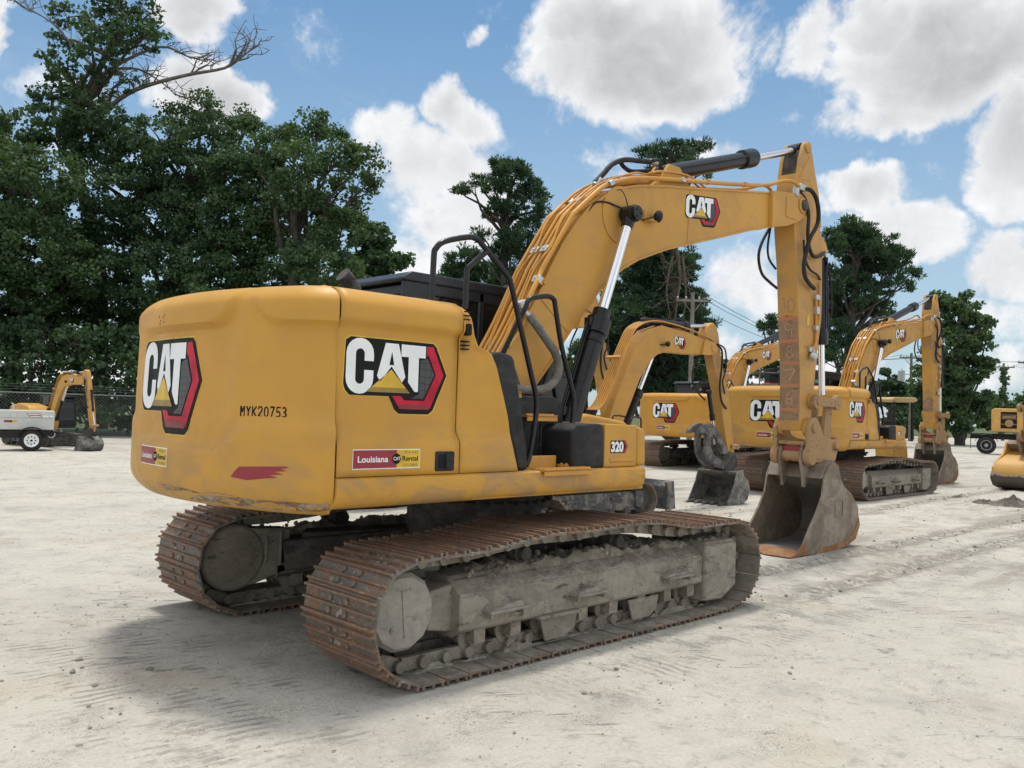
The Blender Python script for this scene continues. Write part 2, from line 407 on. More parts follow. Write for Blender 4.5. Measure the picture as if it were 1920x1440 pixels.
LETTER_A = [(.66, .98), (.88, .98), (1.01, .50), (.955, .42), (.77, .645), (.585, .42), (.53, .50)]
A_HOLE = [(.77, .86), (.81, .665), (.73, .665)]
LETTER_T = [(.93, .98), (1.36, .98), (1.36, .80), (1.24, .80), (1.24, .29), (1.18, .29), (1.06, .43), (1.06, .80), (.93, .80)]
TRI = [(.77, .60), (1.10, .265), (.36, .265)]
OUTL = [(.02, .98), (.10, 1.03), (1.50, 1.03), (1.56, .98), (1.76, .56), (1.52, .02), (1.44, -.04), (.92, -.04), (.84, .02), (.74, .21), (.10, .21), (.03, .28), (0, .36)]
HEX = [(1.38, .98), (1.50, .98), (1.70, .56), (1.47, .06), (1.43, .03), (.93, .03), (.80, .22), (.95, .22), (1.0, .16), (1.36, .16), (1.56, .56), (1.42, .84), (1.38, .84)]
HEXB = [(1.50, .98), (1.70, .56), (1.66, .56), (1.46, .98)]
HEXD = [(.93, .03), (1.43, .03), (1.44, .10), (.90, .10)]
HONEY = [(1.27, .76), (1.40, .80), (1.53, .56), (1.34, .19), (1.12, .19), (1.26, .26)]
def logo(fn, parent, step=None, name='logo', gold='gold', red='red', k=1.0, detail=True):
    L = [([scale_poly(OUTL, (1.02, 1.03), (.85, .5))], 'gold', .0006*k), ([OUTL], 'ink', .0018*k), ([HEX], red, .0032*k), ([HEXD], 'reddk', .0044*k), (LETTER_C+[LETTER_A, LETTER_T], 'white', .0044*k), ([A_HOLE], 'ink', .0056*k), ([TRI], gold, .0044*k), ([[(.36, .265), (1.10, .265), (1.03, .335), (.435, .335)]], 'golddk', .0056*k)]
    if detail: L.insert(3, ([HONEY], 'hexink', .0032*k))
    return decal(name, L, fn, parent, step)
_tc = {}
def text_polys(txt, bold=0.0):
    """outlines of a line of lettering, cap height about 0.7"""
    if (txt, bold) in _tc: return _tc[(txt, bold)]
    cu = bpy.data.curves.new('t', 'FONT'); cu.body = txt; cu.size = 1.0; cu.offset = bold; cu.resolution_u = 3
    ob = bpy.data.objects.new('t', cu); COL.objects.link(ob); dg = bpy.context.evaluated_depsgraph_get()
    me = bpy.data.meshes.new_from_object(ob.evaluated_get(dg))
    vs = [(v.co.x, v.co.y) for v in me.vertices]; fs = [tuple(p.vertices) for p in me.polygons]
    bpy.data.objects.remove(ob); bpy.data.curves.remove(cu); bpy.data.meshes.remove(me)
    out = [[vs[i] for i in f_] for f_ in fs]; _tc[(txt, bold)] = out; return out
def fit_text(txt, x0, y0, x1, y1, bold=0.0):
    P = text_polys(txt, bold); xs = [p[0] for q in P for p in q]; ys = [p[1] for q in P for p in q]
    a, b, c, d = min(xs), max(xs), min(ys), max(ys)
    return [[(x0+(p[0]-a)/(b-a)*(x1-x0), y0+(p[1]-c)/(d-c)*(y1-y0)) for p in q] for q in P]
def rental_sticker(fn, parent, w, h, step=None):
    """maroon and yellow rental sticker, w by h"""
    o = .03*h
    cir = arcpts(w*.635, h*.5, h*.27, 0, 360, 20)[:-1]
    L = [([[(0, 0), (w, 0), (w, h), (0, h)]], 'white', .0008), ([[(o, o*1.5), (w*.64, o*1.5), (w*.64, h-o*1.5), (o, h-o*1.5)]], 'maroon', .0018),
         ([[(w*.64, o*1.5), (w-o, o*1.5), (w-o, h-o*1.5), (w*.64, h-o*1.5)]], 'gold', .0018), ([cir], 'ink', .0030),
         (fit_text('Louisiana', w*.07, h*.34, w*.51, h*.66, .02), 'white', .0030), (fit_text('Rental', w*.725, h*.38, w*.965, h*.64, .015), 'ink', .0030),
         (fit_text('CAT', w*.585, h*.42, w*.69, h*.60, .02), 'white', .0042),
         (fit_text('THE', w*.74, h*.75, w*.96, h*.88), 'golddk', .0030), (fit_text('STORE', w*.74, h*.10, w*.96, h*.24), 'golddk', .0030)]
    return decal('rental_sticker', L, fn, parent, step)

def strokes(lines_, w, rr, j=.004):
    out = []
    for L_ in lines_:
        P = [Vector(p) for p in L_]
        for i in range(len(P)-1):
            d = (P[i+1]-P[i])
            if d.length < 1e-4: continue
            d = d/d.length; n = Vector((-d.y, d.x))*w/2*rr.uniform(.8, 1.15); a = P[i]-d*w*.25; b = P[i+1]+d*w*.25
            out.append([tuple(a+n), tuple(a-n), tuple(b-n), tuple(b+n)])
    return out
DIG = {'1': [[(-.02, .05), (.0, .09), (.0, -.09)]], '0': [[(.05*math.cos(R_(a)), .09*math.sin(R_(a))) for a in range(0, 361, 30)]],
       '9': [[(.045*math.cos(R_(a)), .035+.045*math.sin(R_(a))) for a in range(0, 361, 40)]+[(.045, .035), (.05, -.09)]],
       '8': [[(.035*math.cos(R_(a)), .04+.04*math.sin(R_(a))) for a in range(20, 361, 34)]+[(-.04, .0), (-.05, -.05), (0, -.085), (.045, -.05), (.02, 0), (.04, .05)]],
       '7': [[(-.07, .06), (-.02, .065), (.05, .075), (.06, .05), (.02, -.01), (-.02, -.08)]], '6': [[(.01, .085), (-.03, .04), (-.045, -.03), (-.02, -.08), (.03, -.08), (.045, -.04), (.02, -.005), (-.03, -.02)]]}
def spray(ch, cx, cz, k, rr): return strokes([[(cx+p[0]*k, cz+p[1]*k) for p in L_] for L_ in DIG[ch]], .018, rr)

STEN = {'M': [[(0, 0), (0, 1)], [(.08, .95), (.3, .45)], [(.52, .95), (.3, .45)], [(.6, 0), (.6, 1)]], 'Y': [[(0, 1), (.27, .55)], [(.6, 1), (.33, .55)], [(.3, .45), (.3, 0)]], 'K': [[(0, 0), (0, 1)], [(.12, .5), (.6, 1)], [(.16, .5), (.6, 0)]],
        '2': [[(0, .8), (.1, 1), (.45, 1), (.6, .8), (.5, .55)], [(.45, .5), (.02, .08), (.02, 0), (.6, 0)]], '0': [[(.25, 1), (.05, .85), (.0, .5), (.05, .15), (.25, 0)], [(.37, 1), (.55, .85), (.6, .5), (.55, .15), (.37, 0)]],
        '7': [[(0, 1), (.6, 1), (.32, .45)], [(.28, .38), (.2, 0)]], '5': [[(.58, 1), (.05, 1), (.03, .55)], [(.05, .5), (.4, .58), (.6, .32), (.45, .02), (.0, .03)]], '3': [[(0, .95), (.35, 1), (.57, .8), (.4, .55), (.2, .52)], [(.4, .46), (.6, .25), (.4, 0), (0, .05)]]}
def stencil(txt, x0, y0, h, adv, w, rr):
    out = []
    for i, ch in enumerate(txt):
        out += strokes([[(x0+i*adv+p[0]*h*.80, y0+p[1]*h) for p in L_] for L_ in STEN[ch]], w, rr)
    return out

# ------------------------------------------------------------------ big crawler excavator
YC = -0.055                      # centre plane of boom and stick
def sstep(a, b, x):
    t = min(1, max(0, (x-a)/(b-a))); return t*t*(3-2*t)
# plan outline of the counterweight: rear arc, rounded corners, short returns
def cw_outline():
    R0, rc, xs, ys = 2.83, .42, -2.345, 1.372
    # corner centre lies R0-rc from the swing centre and rc from the seam point
    best = None
    for i in range(4000):
        a = R_(180-45*i/4000)
        c = ((R0-rc)*math.cos(a), (R0-rc)*math.sin(a))
        e = abs(math.hypot(c[0]-xs, c[1]-ys)-rc)
        if best is None or e < best[0]-1e-6:
            if c[1] < ys: best = (e, c, a)
    _, c, a = best
    pts = []
    a1 = math.atan2(ys-c[1], xs-c[0])
    n = 14
    for i in range(n+1):
        t = a1+(a-a1)*i/n; pts.append((c[0]+rc*math.cos(t), c[1]+rc*math.sin(t), math.cos(t), math.sin(t)))
    m = 60
    for i in range(1, m):
        t = a+(2*(math.pi-a))*i/m; pts.append((R0*math.cos(t), R0*math.sin(t), math.cos(t), math.sin(t)))
    for i in range(n, -1, -1):
        x, y, nx, ny = pts[i]; pts.append((x, -y, nx, -ny))
    s = [0]
    for i in range(1, len(pts)): s.append(s[-1]+math.hypot(pts[i][0]-pts[i-1][0], pts[i][1]-pts[i-1][1]))
    return pts, s
CWP, CWS = cw_outline()
def cw_inset(y, z):
    ay = abs(y)
    zl = 1.41+.17*sstep(.62, .92, ay)                     # top of the lower bulge, stepping up towards the corners
    bp = math.exp(-((ay-.82)/.13)**2); zt = 2.20+.13*bp
    dep = (.058-.018*sstep(.75, 1.0, ay))*(1-.55*sstep(.35, .65, y))
    rec = sstep(zl, zl+.08, z)*(1-sstep(zt, zt+.045+.14*bp, z))*dep*1.1*(1-.45*bp)
    # raised ridge beside the recess
    rid = math.exp(-((ay-(.78+.10*(z-1.9)))/.075)**2)*.011*sstep(1.5, 1.8, z)*(1-sstep(2.36, 2.44, z))
    top = 0
    if z > 2.34: top = .085*((z-2.34)/.11)**2
    top += .018*sstep(1.5, 2.3, z)
    bot = 0
    if z < 1.24: bot = .10*((1.24-z)/.16)**2.2
    return rec+top+bot-rid
def cw_point(sv, z, lift=0.0):
    import bisect
    k = min(len(CWS)-2, max(0, bisect.bisect_right(CWS, sv)-1))
    t = (sv-CWS[k])/(CWS[k+1]-CWS[k])
    a, b = CWP[k], CWP[k+1]
    x, y, nx, ny = [a[i]+(b[i]-a[i])*t for i in range(4)]
    L = math.hypot(nx, ny); nx /= L; ny /= L
    d = lift-cw_inset(y, z)
    return (x+nx*d, y+ny*d, z)
def cw_s(y):
    for i in range(len(CWP)-1):
        if CWP[i][1] >= y > CWP[i+1][1]:
            t = (CWP[i][1]-y)/(CWP[i][1]-CWP[i+1][1]); return CWS[i]+(CWS[i+1]-CWS[i])*t
    return CWS[-1]
def side_inset(z):
    rec = sstep(1.50, 1.60, z)*(1-sstep(2.215, 2.265, z))*.052
    top = .085*((z-2.34)/.11)**2 if z > 2.34 else 0
    return rec+top

def shoe_belt(path, pitch0, yc, w, gr=.034, bolts=True):
    """track shoes along a closed path of x,z points"""
    P = [Vector((p[0], 0, p[1])) for p in path]; n0 = len(P)
    segs = [0]
    for i in range(n0): segs.append(segs[-1]+(P[(i+1) % n0]-P[i]).length)
    Lt = segs[-1]; n = round(Lt/pitch0); pitch = Lt/n
    def pos(s):
        s = s % Lt
        for i in range(n0):
            if segs[i+1] >= s: t = (s-segs[i])/(segs[i+1]-segs[i]); return P[i]+(P[(i+1) % n0]-P[i])*t
    g = G(); link = G(); ends = []
    for k in range(n):
        a = pos(k*pitch+.0); b = pos((k+1)*pitch)
        t = (b-a).normalized(); nn = Vector((t.z, 0, -t.x))       # outward when the path runs bottom rear -> front -> top -> rear
        c = (a+b)/2; h = pitch/2
        rnd = random.Random(k*7+int(yc*10)); c = c+nn*rnd.uniform(-.002, .002)
        j = rnd.uniform(-.004, .004)
        prof = [(-h*.94, -.007), (h*.93, -.007), (h*.93, .0), (h*1.03, .002), (h*1.03, .009), (h*.86, .008), (h*.84, gr), (h*.68, gr+.001), (h*.64, .008), (h*.09, .008), (h*.05, gr*.95), (-h*.10, gr*.95), (-h*.14, .008),
                (-h*.72, .008), (-h*.75, gr), (-h*.91, gr), (-h*.95, .004)]
        vs = []
        for yy in (yc-w/2+j, yc+w/2+j):
            vs += [c+t*p[0]+nn*p[1]+Vector((0, yy, 0)) for p in prof]
        m = len(prof)
        def band(idx): return [((i+1) % m, i, i+m, (i+1) % m+m) for i in idx]
        hot = [5, 6, 7, 9, 10, 11, 13, 14, 15]
        o0 = len(g.v); g.cur = 0; g.add(vs, [tuple(range(m)), tuple(range(2*m-1, m-1, -1))]+band([i for i in range(m) if i not in hot and i not in (0, 1)]))
        if rnd.random() < .45: g.m[-(2+m-len(hot)-2):] = [3]*(2+m-len(hot)-2)
        for mi, idx in ((1, hot), (2, (0, 1))):
            fs_ = [tuple(q+o0 for q in f_) for f_ in band(idx)]; g.f += fs_; g.m += [mi]*len(fs_)
        g.cur = 0
        if bolts:
            g.cur = 2
            for _ in range(7):
                q = c+t*rnd.uniform(-.6, .6)*h+Vector((0, yc+rnd.gauss(0, .11), 0))+nn*.006; r_ = rnd.uniform(.008, .026)
                g.lathe(q, nn+Vector((rnd.uniform(-.5, .5), rnd.uniform(-.5, .5), 0)), [(-.004, r_*1.2), (r_*.25, r_), (r_*.5, r_*.4)], 6)
            g.cur = 0
            for dy in (-.09, .09):
                for dt in (-.42, .40):
                    q = c+t*(h*dt)+Vector((0, yc+dy, 0))+nn*.008
                    g.cyl(q, q+nn*.014, .019, n=6)
            rot = Matrix((t, Vector((0, 1, 0)), nn)).transposed()
            for dy in (-.115, .115):
                q = c-nn*.062+Vector((0, yc+dy, 0)); link.box(q, (pitch*.98, .042, .085), rot)
                q2 = c-t*h-nn*.062+Vector((0, yc+dy*1.28, 0)); link.cyl(q2-Vector((0, .03, 0)), q2+Vector((0, .03, 0)), .040, n=10)
    return g, link

def blob_strip(g, x0, x1, y0, y1, z0, amp, nx, ny, seed, slope=0.0, edge=.03):
    """uneven layer of dried mud lying on a ledge"""
    def fn(u, v):
        x = x0+(x1-x0)*u; y = y0+(y1-y0)*v
        p = Vector((x*5+seed, y*5, seed*1.3)); e = min(1, min(u, 1-u, v, 1-v)*9)
        h = amp*(.35+.9*noise.noise(p)+.45*noise.noise(p*2.7)+.28*noise.noise(p*6.1)+.16*noise.noise(p*13))
        return (x+.01*noise.noise(p*3.3), y+.012*noise.noise(p*4.1), z0+slope*v+max(-.01, h)*e-(1-e)*.02)
    g.grid(fn, nx, ny)

def make_excavator():
    root = empty('excavator')
    # ---------------- tracks
    path = [(-1.80, .03), (-.9, .03), (0, .03), (.9, .03), (1.70, .03), (2.02, .105), (2.165, .27), (2.19, .48), (2.09, .68), (1.90, .785), (1.56, .785), (1.21, .775), (1.0, .80), (.73, .845), (.5, .868), (.2, .87),
            (-.2, .855), (-.6, .868), (-.98, .835), (-1.33, .80), (-1.68, .80), (-1.93, .785), (-2.10, .69), (-2.175, .50), (-2.155, .27), (-2.04, .12)]
    for side in (-1, 1):
        yc = side*1.19
        belt, link = shoe_belt(path, .1905, yc, .79)
        tk = belt.build('crawler_track', [M['track'], M['grouser'], M['trackin'], M['track2']], root, smooth=30)
        link.build('track_chain', M['trackin'], tk, smooth=30)
        # frame: deep box with a sloping muddy top
        y0 = yc-.27; y1 = yc+.27
        fr = G()
        sec = [(y0, .27), (y0, .50), (y0+.15, .615), (y1-.15, .615), (y1, .50), (y1, .27), (y1-.06, .24), (y0+.06, .24)]
        xs = [-1.42, -.3, .6, 1.46]; vs = []; fs = []
        for x in xs: vs += [(x, s[0], s[1]) for s in sec]
        m = len(sec)
        for k in range(len(xs)-1): fs += [(k*m+i, (k+1)*m+i, (k+1)*m+(i+1) % m, k*m+(i+1) % m) for i in range(m)]
        fs += [tuple(range(m-1, -1, -1)), tuple(range((len(xs)-1)*m, len(xs)*m))]
        fr.add([(v[0], v[1], v[2]) for v in vs], [tuple(reversed(f_)) for f_ in fs])
        fr.prism([(-1.62, .30), (-1.40, .26), (-1.40, .58), (-1.60, .55)], yc-.20, yc+.20)
        fr.box((-.45, yc-side*.0, .255), (.42, .60, .03))
        frame = fr.build('track_frame', M['frame'], root, bevel=.012)
        ig = G(); ig.prism([(1.40, .11), (1.70, .09), (1.93, .20), (1.93, .58), (1.86, .63), (1.42, .63)], yc-.30, yc+.30)
        ig.build('idler_guard', M['frame'], frame, bevel=.02)
        mg = G()
        blob_strip(mg, -1.40, 1.42, y0+.005, y0+.17, .515, .035, 150, 10, 3.1+side, .10)
        blob_strip(mg, -1.38, 1.44, y0+.10, y1-.10, .61, .065, 190, 20, 7.7+side)
        blob_strip(mg, 1.42, 1.90, yc-.31, yc+.28, .62, .055, 34, 26, 9.7+side)
        # lumps hanging on the side brackets
        for sx in (-1.03, -.16, .98):
            blob_strip(mg, sx-.19, sx+.19, y0-.085, y0+.01, .405, .035, 26, 8, sx*3+side)
        # caked mud along the inside of the lower run
        for sgn in (-1, 1):
            blob_strip(mg, -1.95, 1.9, yc+sgn*.15-.05, yc+sgn*.15+.05, .04, .055, 220, 8, 1.7*sgn+side)
        for sg in (-1, 1):
            yo = yc+sg*.27
            def crust(u, v, sg=sg, yo=yo):
                x = -1.40+2.84*u; z = .28+.235*v; n_ = noise.noise(Vector((x*4, z*6, sg*3+side)))+.6*noise.noise(Vector((x*11, z*13, 2)))+.4*noise.noise(Vector((x*27, z*27, 5)))
                return (x, yo+sg*max(-.012, -.004+.016*n_), z)
            if sg < 0: mg.grid(crust, 230, 22)
            else: mg.grid(lambda u, v: crust(1-u, v), 230, 22)
        rr = random.Random(5+side)
        for _ in range(110):
            x = rr.uniform(-1.4, 1.85); y = yc+rr.uniform(-.27, .27); r = .006+.020*rr.random()**2
            mg.lathe((x, y, .60+rr.uniform(0, .05)), (rr.uniform(-1, 1), rr.uniform(-1, 1), 1), [(-r, r*.3), (-r*.4, r), (r*.5, r*.8), (r, r*.3)], 6)
        mg.build('mud_crust', M['mud'], frame, smooth=25)
        for i, sx in enumerate((-1.03, -.16, .98)):
            st = G(); yo = yc+side*.27
            st.box((sx, yo+side*.05, .385), (.36, .10, .022)); st.box((sx-.15, yo+side*.04, .36), (.02, .08, .05)); st.box((sx+.15, yo+side*.04, .36), (.02, .08, .05))
            st.build('step_bracket', M['frame'], frame, bevel=.004)
        for x in (-1.20, -.86, -.50, -.14, .22, .58, .94, 1.28):
            rl = G()
            rl.lathe((x, yc-.20, .19), (0, 1, 0), [(0, .035), (.005, .055), (.05, .055), (.055, .10), (.075, .10), (.08, .078), (.15, .078), (.16, .06), (.24, .06), (.25, .078), (.32, .078), (.325, .10), (.345, .10), (.35, .055), (.395, .055), (.40, .035)], 20)
            rl.box((x, yc-.22, .215), (.10, .05, .10)); rl.box((x, yc+.22, .215), (.10, .05, .10))
            rl.build('track_roller', M['trackin'], frame)
        for x in (-.68, .40):
            cr = G(); cr.lathe((x, yc-.16, .70), (0, 1, 0), [(0, .03), (.004, .05), (.05, .05), (.055, .072), (.15, .072), (.155, .05), (.24, .05), (.25, .072), (.31, .072), (.33, .04)], 18)
            cr.bar((x, yc, .58), (x, yc, .69), .09, .10)
            cr.build('carrier_roller', M['under'], frame)
        for x in (-.42, .60):
            for yg in (-.245, .245):
                gd = G(); gd.prism([(x-.20, .24), (x+.20, .24), (x+.17, .13), (x+.08, .075), (x-.14, .075), (x-.16, .13)], yc+yg-.01, yc+yg+.01); gd.build('roller_guard', M['frame'], frame, bevel=.004)
        # sprocket and final drive
        sp = G(); n = 21; ring = []
        for i in range(n*4):
            a = 2*math.pi*i/(n*4); r = .335 if i % 4 in (1, 2) else .285
            ring.append((-1.79+r*math.cos(a), .45+r*math.sin(a)))
        sp.prism(ring, yc-.035, yc+.035); sp.cyl((-1.79, yc-.10, .45), (-1.79, yc+.10, .45), .22, n=28)
        sp.build('drive_sprocket', M['under'], root)
        fd = G()
        fd.lathe((-1.845, yc+side*.05, .455), (0, side, 0), [(0, .25), (.17, .25), (.185, .235), (.20, .225), (.20, .10)], 12 if side < 0 else 28)
        fd.cyl((-1.93, yc+side*.25, .36), (-1.93, yc+side*.262, .36), .022, n=12); fd.cyl((-1.93, yc+side*.262, .36), (-1.93, yc+side*.268, .36), .011, n=6)
        fd.cyl((-1.80, yc+side*.25, .60), (-1.80, yc+side*.257, .60), .012, n=8)
        fd.bar((-1.87, yc+side*.252, .60), (-1.84, yc+side*.252, .30), .006, .012, Vector((0, 1, 0)))
        fdo = fd.build('final_drive', M['drive'], root, bevel=.006)
        mo = G(); s_ = -side
        mo.lathe((-1.81, yc+s_*.05, .455), (0, s_, 0), [(0, .28), (.20, .28), (.22, .265), (.235, .25), (.24, .17), (.245, .16), (.25, .05)], 32)
        mo.prism([(-1.83, .70), (-1.3, .66), (-1.3, .30), (-1.62, .22), (-1.83, .20)], yc+s_*.08, yc+s_*.27)
        mo.box((-1.40, yc+s_*.27, .50), (.03, .06, .30)); mo.box((-1.52, yc+s_*.26, .50), (.03, .04, .22))
        mo.build('travel_motor_cover', M['frame'], root, bevel=.012)
        idl = G(); idl.lathe((1.70, yc-.09, .45), (0, 1, 0), [(0, .10), (.01, .30), (.05, .33), (.07, .33), (.075, .36), (.105, .36), (.11, .33), (.13, .33), (.17, .30), (.18, .10)], 36)
        idl.build('front_idler', M['under'], root)
    # ---------------- carbody
    cb = G()
    cb.prism([(-.85, .62), (.85, .62), (1.0, .50), (.85, .42), (-.85, .42), (-1.0, .50)], -.75, .75)
    for sx in (-1, 1):
        for sy in (-1, 1):
            cb.bar((sx*.35, sy*.35, .56), (sx*1.28, sy*1.02, .44), .40, .26)
            cb.bar((sx*.35, sy*.35, .62), (sx*1.15, sy*.95, .56), .30, .14)
    cb.cyl((0, 0, .58), (0, 0, .92), .60, n=36)
    cb.build('carbody', M['under'], root, bevel=.02)
    rg = G(); rg.lathe((0, 0, .90), (0, 0, 1), [(0, .66), (.07, .66), (.07, .62), (.18, .62), (.18, .70), (.22, .70)], 48)
    for i in range(36):
        a = i*math.pi/18; rg.cyl((.68*math.cos(a), .68*math.sin(a), .955), (.68*math.cos(a), .68*math.sin(a), .99), .016, n=6)
    rg.build('swing_bearing', M['under'], root)
    # ---------------- revolving frame
    rf = G(); rf.box((-.80, 0, 1.165), (3.0, 2.55, .09)); rf.box((.2, YC, 1.2), (1.6, .9, .16))
    rf.prism([(-.35, 1.2), (-.45, 1.75), (-.10, 2.16), (.12, 2.16), (.30, 1.80), (.95, 1.45), (.95, 1.2)], YC-.27, YC-.22)
    rf.prism([(-.35, 1.2), (-.45, 1.75), (-.10, 2.16), (.12, 2.16), (.30, 1.80), (.95, 1.45), (.95, 1.2)], YC+.22, YC+.27)
    rf.build('revolving_frame', M['under'], root, bevel=.01)
    # ---------------- counterweight
    zs = [1.08, 1.10, 1.12, 1.145, 1.17, 1.20, 1.24, 1.28, 1.32, 1.36, 1.39, 1.41, 1.43, 1.45, 1.47, 1.49, 1.52, 1.55, 1.57, 1.59, 1.61, 1.63, 1.66, 1.72]+[1.76+.05*i for i in range(9)]+[2.20, 2.22, 2.24, 2.26, 2.28, 2.30, 2.33, 2.36, 2.385, 2.41, 2.43, 2.445, 2.45]
    cg = G(); nS = 150; Ls = CWS[-1]
    rows = [[cw_point(Ls*i/nS, z) for i in range(nS+1)] for z in zs]
    # roll over the top and under the bottom
    def shrink(row, k, z): return [(p[0]+(-.6-p[0])*k if True else 0, p[1]*(1-k), z) for p in row]
    rows = [shrink(rows[0], .04, 1.068), ]+rows+[shrink(rows[-1], .012, 2.458), shrink(rows[-1], .05, 2.470), shrink(rows[-1], .25, 2.485), shrink(rows[-1], .6, 2.49)]
    rows = [[(max(p[0], -9) if p[0] < -2.343 else -2.343, p[1], p[2]) for p in r_] if k in (0, len(rows)-1, len(rows)-2, len(rows)-3, len(rows)-4) else r_ for k, r_ in enumerate(rows)]
    vs = [p for r_ in rows for p in r_]; W_ = nS+1
    cg.add(vs, [(j*W_+i+1, j*W_+i, (j+1)*W_+i, (j+1)*W_+i+1) for j in range(len(rows)-1) for i in range(nS)])
    # front face closing the casting, and its underside
    f0 = [r_[0] for r_ in rows]+[r_[-1] for r_ in reversed(rows)]
    cg.add(f0, [tuple(range(len(f0)))]); cg.add(rows[0], [tuple(range(W_))]); cg.add(rows[-1], [tuple(range(W_-1, -1, -1))])
    cwo = cg.build('counterweight', M['cw'], root, smooth=45)
    s_l = cw_s(.60); s_r = cw_s(-.40)
    def fr_(u, v, lift): return cw_point(s_l+(s_r-s_l)*u/1.76, 1.535+v*.60, lift*1.4)
    logo(fr_, cwo, step=.09, red='reddk' if False else 'red')
    s0 = cw_s(.385)
    def fs_(u, v, lift): return cw_point(s0+u, 1.295+v, lift)
    rental_sticker(fs_, cwo, .50, .125, step=.06)
    s1 = cw_s(-.83)
    def fm_(u, v, lift): return cw_point(s1+u, 1.655+v, lift)
    P = stencil('MYK20753', 0, 0, .058, .0455, .010, random.Random(2))
    decal('serial_number', [(P, 'ink', .0012)], fm_, cwo, step=.05)
    s2 = cw_s(-.80)
    def fq_(u, v, lift): return cw_point(s2+u*.68, 1.27+v, lift)
    decal('reflective_tape', [([[(0, .012), (.05, .05), (.10, .078), (.45, .092), (.62, .098), (.65, .09), (.57, .082), (.63, .070), (.50, .062), (.60, .050), (.46, .04), (.54, .028), (.40, .018), (.2, .0)]], 'maroon', .0012)], fq_, cwo, step=.05)
    rr = random.Random(11)
    scr = []
    for k in range(34):
        u = rr.uniform(.35, 1.95); v = rr.gauss(0, .017)-.0+.012*math.sin(u*3); w = rr.uniform(.05, .38); h = rr.uniform(.002, .010)
        scr.append([(u, v), (u+w*.3, v-h*.6), (u+w, v-h*.2), (u+w*.8, v+h*.5), (u+w*.4, v+h)])
    s3 = cw_s(.45)
    def fx_(u, v, lift): return cw_point(min(CWS[-1]-.01, s3+u), max(1.095, 1.150+v), lift)
    bare = [[(.75, -.050), (1.2, -.052), (1.9, -.050), (2.02, -.03), (1.85, -.010), (1.55, .006), (1.2, -.004), (.9, -.012)]]
    decal('scrape_marks', [(bare, 'rustchip', .0010), (scr, 'rustchip', .0022)], fx_, cwo, step=.06)
    # little bolt holes near the top left
    hl = []
    for dx, dy in ((0, .03), (.03, .0), (.075, .02), (.09, -.01), (.02, -.02), (.10, .035)):
        hl.append(arcpts(dx, dy, .007, 0, 360, 8)[:-1])
    s4 = cw_s(.16)
    decal('bolt_holes', [(hl, 'ink', .001)], lambda u, v, l: cw_point(s4+u, 2.275+v, l), cwo)
    # ---------------- engine hood behind the panels
    hd = G(); hd.box((-1.86, .0, 1.85), (.955, 2.56, 1.12)); hd.box((-1.86, .06, 2.435), (.95, 2.40, .05)); hd.box((-1.25, .2, 1.80), (.5, 2.2, .9))
    hd.build('engine_hood', M['under'], root, bevel=.03)
    # ---------------- right hand panels
    YS = -1.372
    def spt(x, z, lift=0.0, yb=YS): return (x, yb-lift+side_inset(z), z)
    zz = [1.308, 1.36, 1.42, 1.47, 1.50, 1.52, 1.54, 1.56, 1.58, 1.60, 1.63, 1.70]+[1.8+.08*i for i in range(5)]+[2.18, 2.21, 2.23, 2.25, 2.27, 2.29, 2.33, 2.36, 2.385, 2.41, 2.43, 2.44, 2.45]
    pg = G(); nx = 14
    rows = [[spt(-2.330+(-1.380+2.330)*i/nx, z) for i in range(nx+1)] for z in zz]
    rows.append([(p[0], p[1]+.06, 2.462) for p in rows[-1]]); rows.append([(p[0], p[1]+.35, 2.468) for p in rows[-2]])
    W_ = nx+1; pg.add([p for r_ in rows for p in r_], [(j*W_+i, j*W_+i+1, (j+1)*W_+i+1, (j+1)*W_+i) for j in range(len(rows)-1) for i in range(nx)])
    pan = pg.build('access_door', M['body'], root, solid=.02, smooth=50)
    logo(lambda u, v, l: spt(-2.275+u*.457, 1.712+v*.435, l), pan)
    rental_sticker(lambda u, v, l: spt(-2.222+u, 1.352+v, l), pan, .512, .122)
    h = G(); h.prism(rrect(-1.585, 1.325, -1.425, 1.455, .012, 3), YS-.008, YS+.02)
    hh = h.build('door_handle', M['black'], pan, bevel=.003)
    h = G(); h.prism(rrect(-1.555, 1.345, -1.515, 1.435, .004, 2), YS-.0085, YS-.012); h.build('latch_recess', M['ink'], hh)
    h = G(); h.prism(rrect(-1.505, 1.34, -1.445, 1.438, .006, 2), YS-.009, YS-.022); h.cyl((-1.462, YS-.022, 1.40), (-1.462, YS-.025, 1.40), .006, n=8); h.build('latch_paddle', M['dusty_black'], hh, bevel=.003)
    def xfront(z):
        T = [(1.30, -.775), (1.5, -.842), (1.8, -.945), (2.05, -1.035), (2.125, -1.075), (2.150, -1.13), (2.175, -1.20), (2.25, -1.235), (2.35, -1.262), (2.42, -1.295), (2.45, -1.345), (2.48, -1.36)]
        for i in range(len(T)-1):
            if T[i][0] <= z <= T[i+1][0]: t = (z-T[i][0])/(T[i+1][0]-T[i][0]); return T[i][1]+(T[i+1][1]-T[i][1])*t
        return T[-1][1]
    z2 = sorted(set(zz+[2.125, 2.15, 2.175]))
    pg = G(); nx = 18
    def p2(x, z):
        xf = xfront(z); k = sstep(0, .13, xf-x)
        ins = side_inset(z)
        ins = ins*k + (1-k)*(.014+(.085*((z-2.34)/.11)**2 if z > 2.34 else 0))
        hump = .03*sstep(.42, .16, xf-x)*sstep(1.55, 1.7, z)*(1-sstep(2.0, 2.25, z))
        rr_ = .035*(1-sstep(0, .035, xf-x))
        return (x, YS+ins-hump*.6+rr_, z)
    rows = [[p2(-1.368+(xfront(z)+1.368)*(i/nx)**.8, z) for i in range(nx+1)] for z in z2]
    rows.append([(p[0], p[1]+.06, 2.462) for p in rows[-1]])
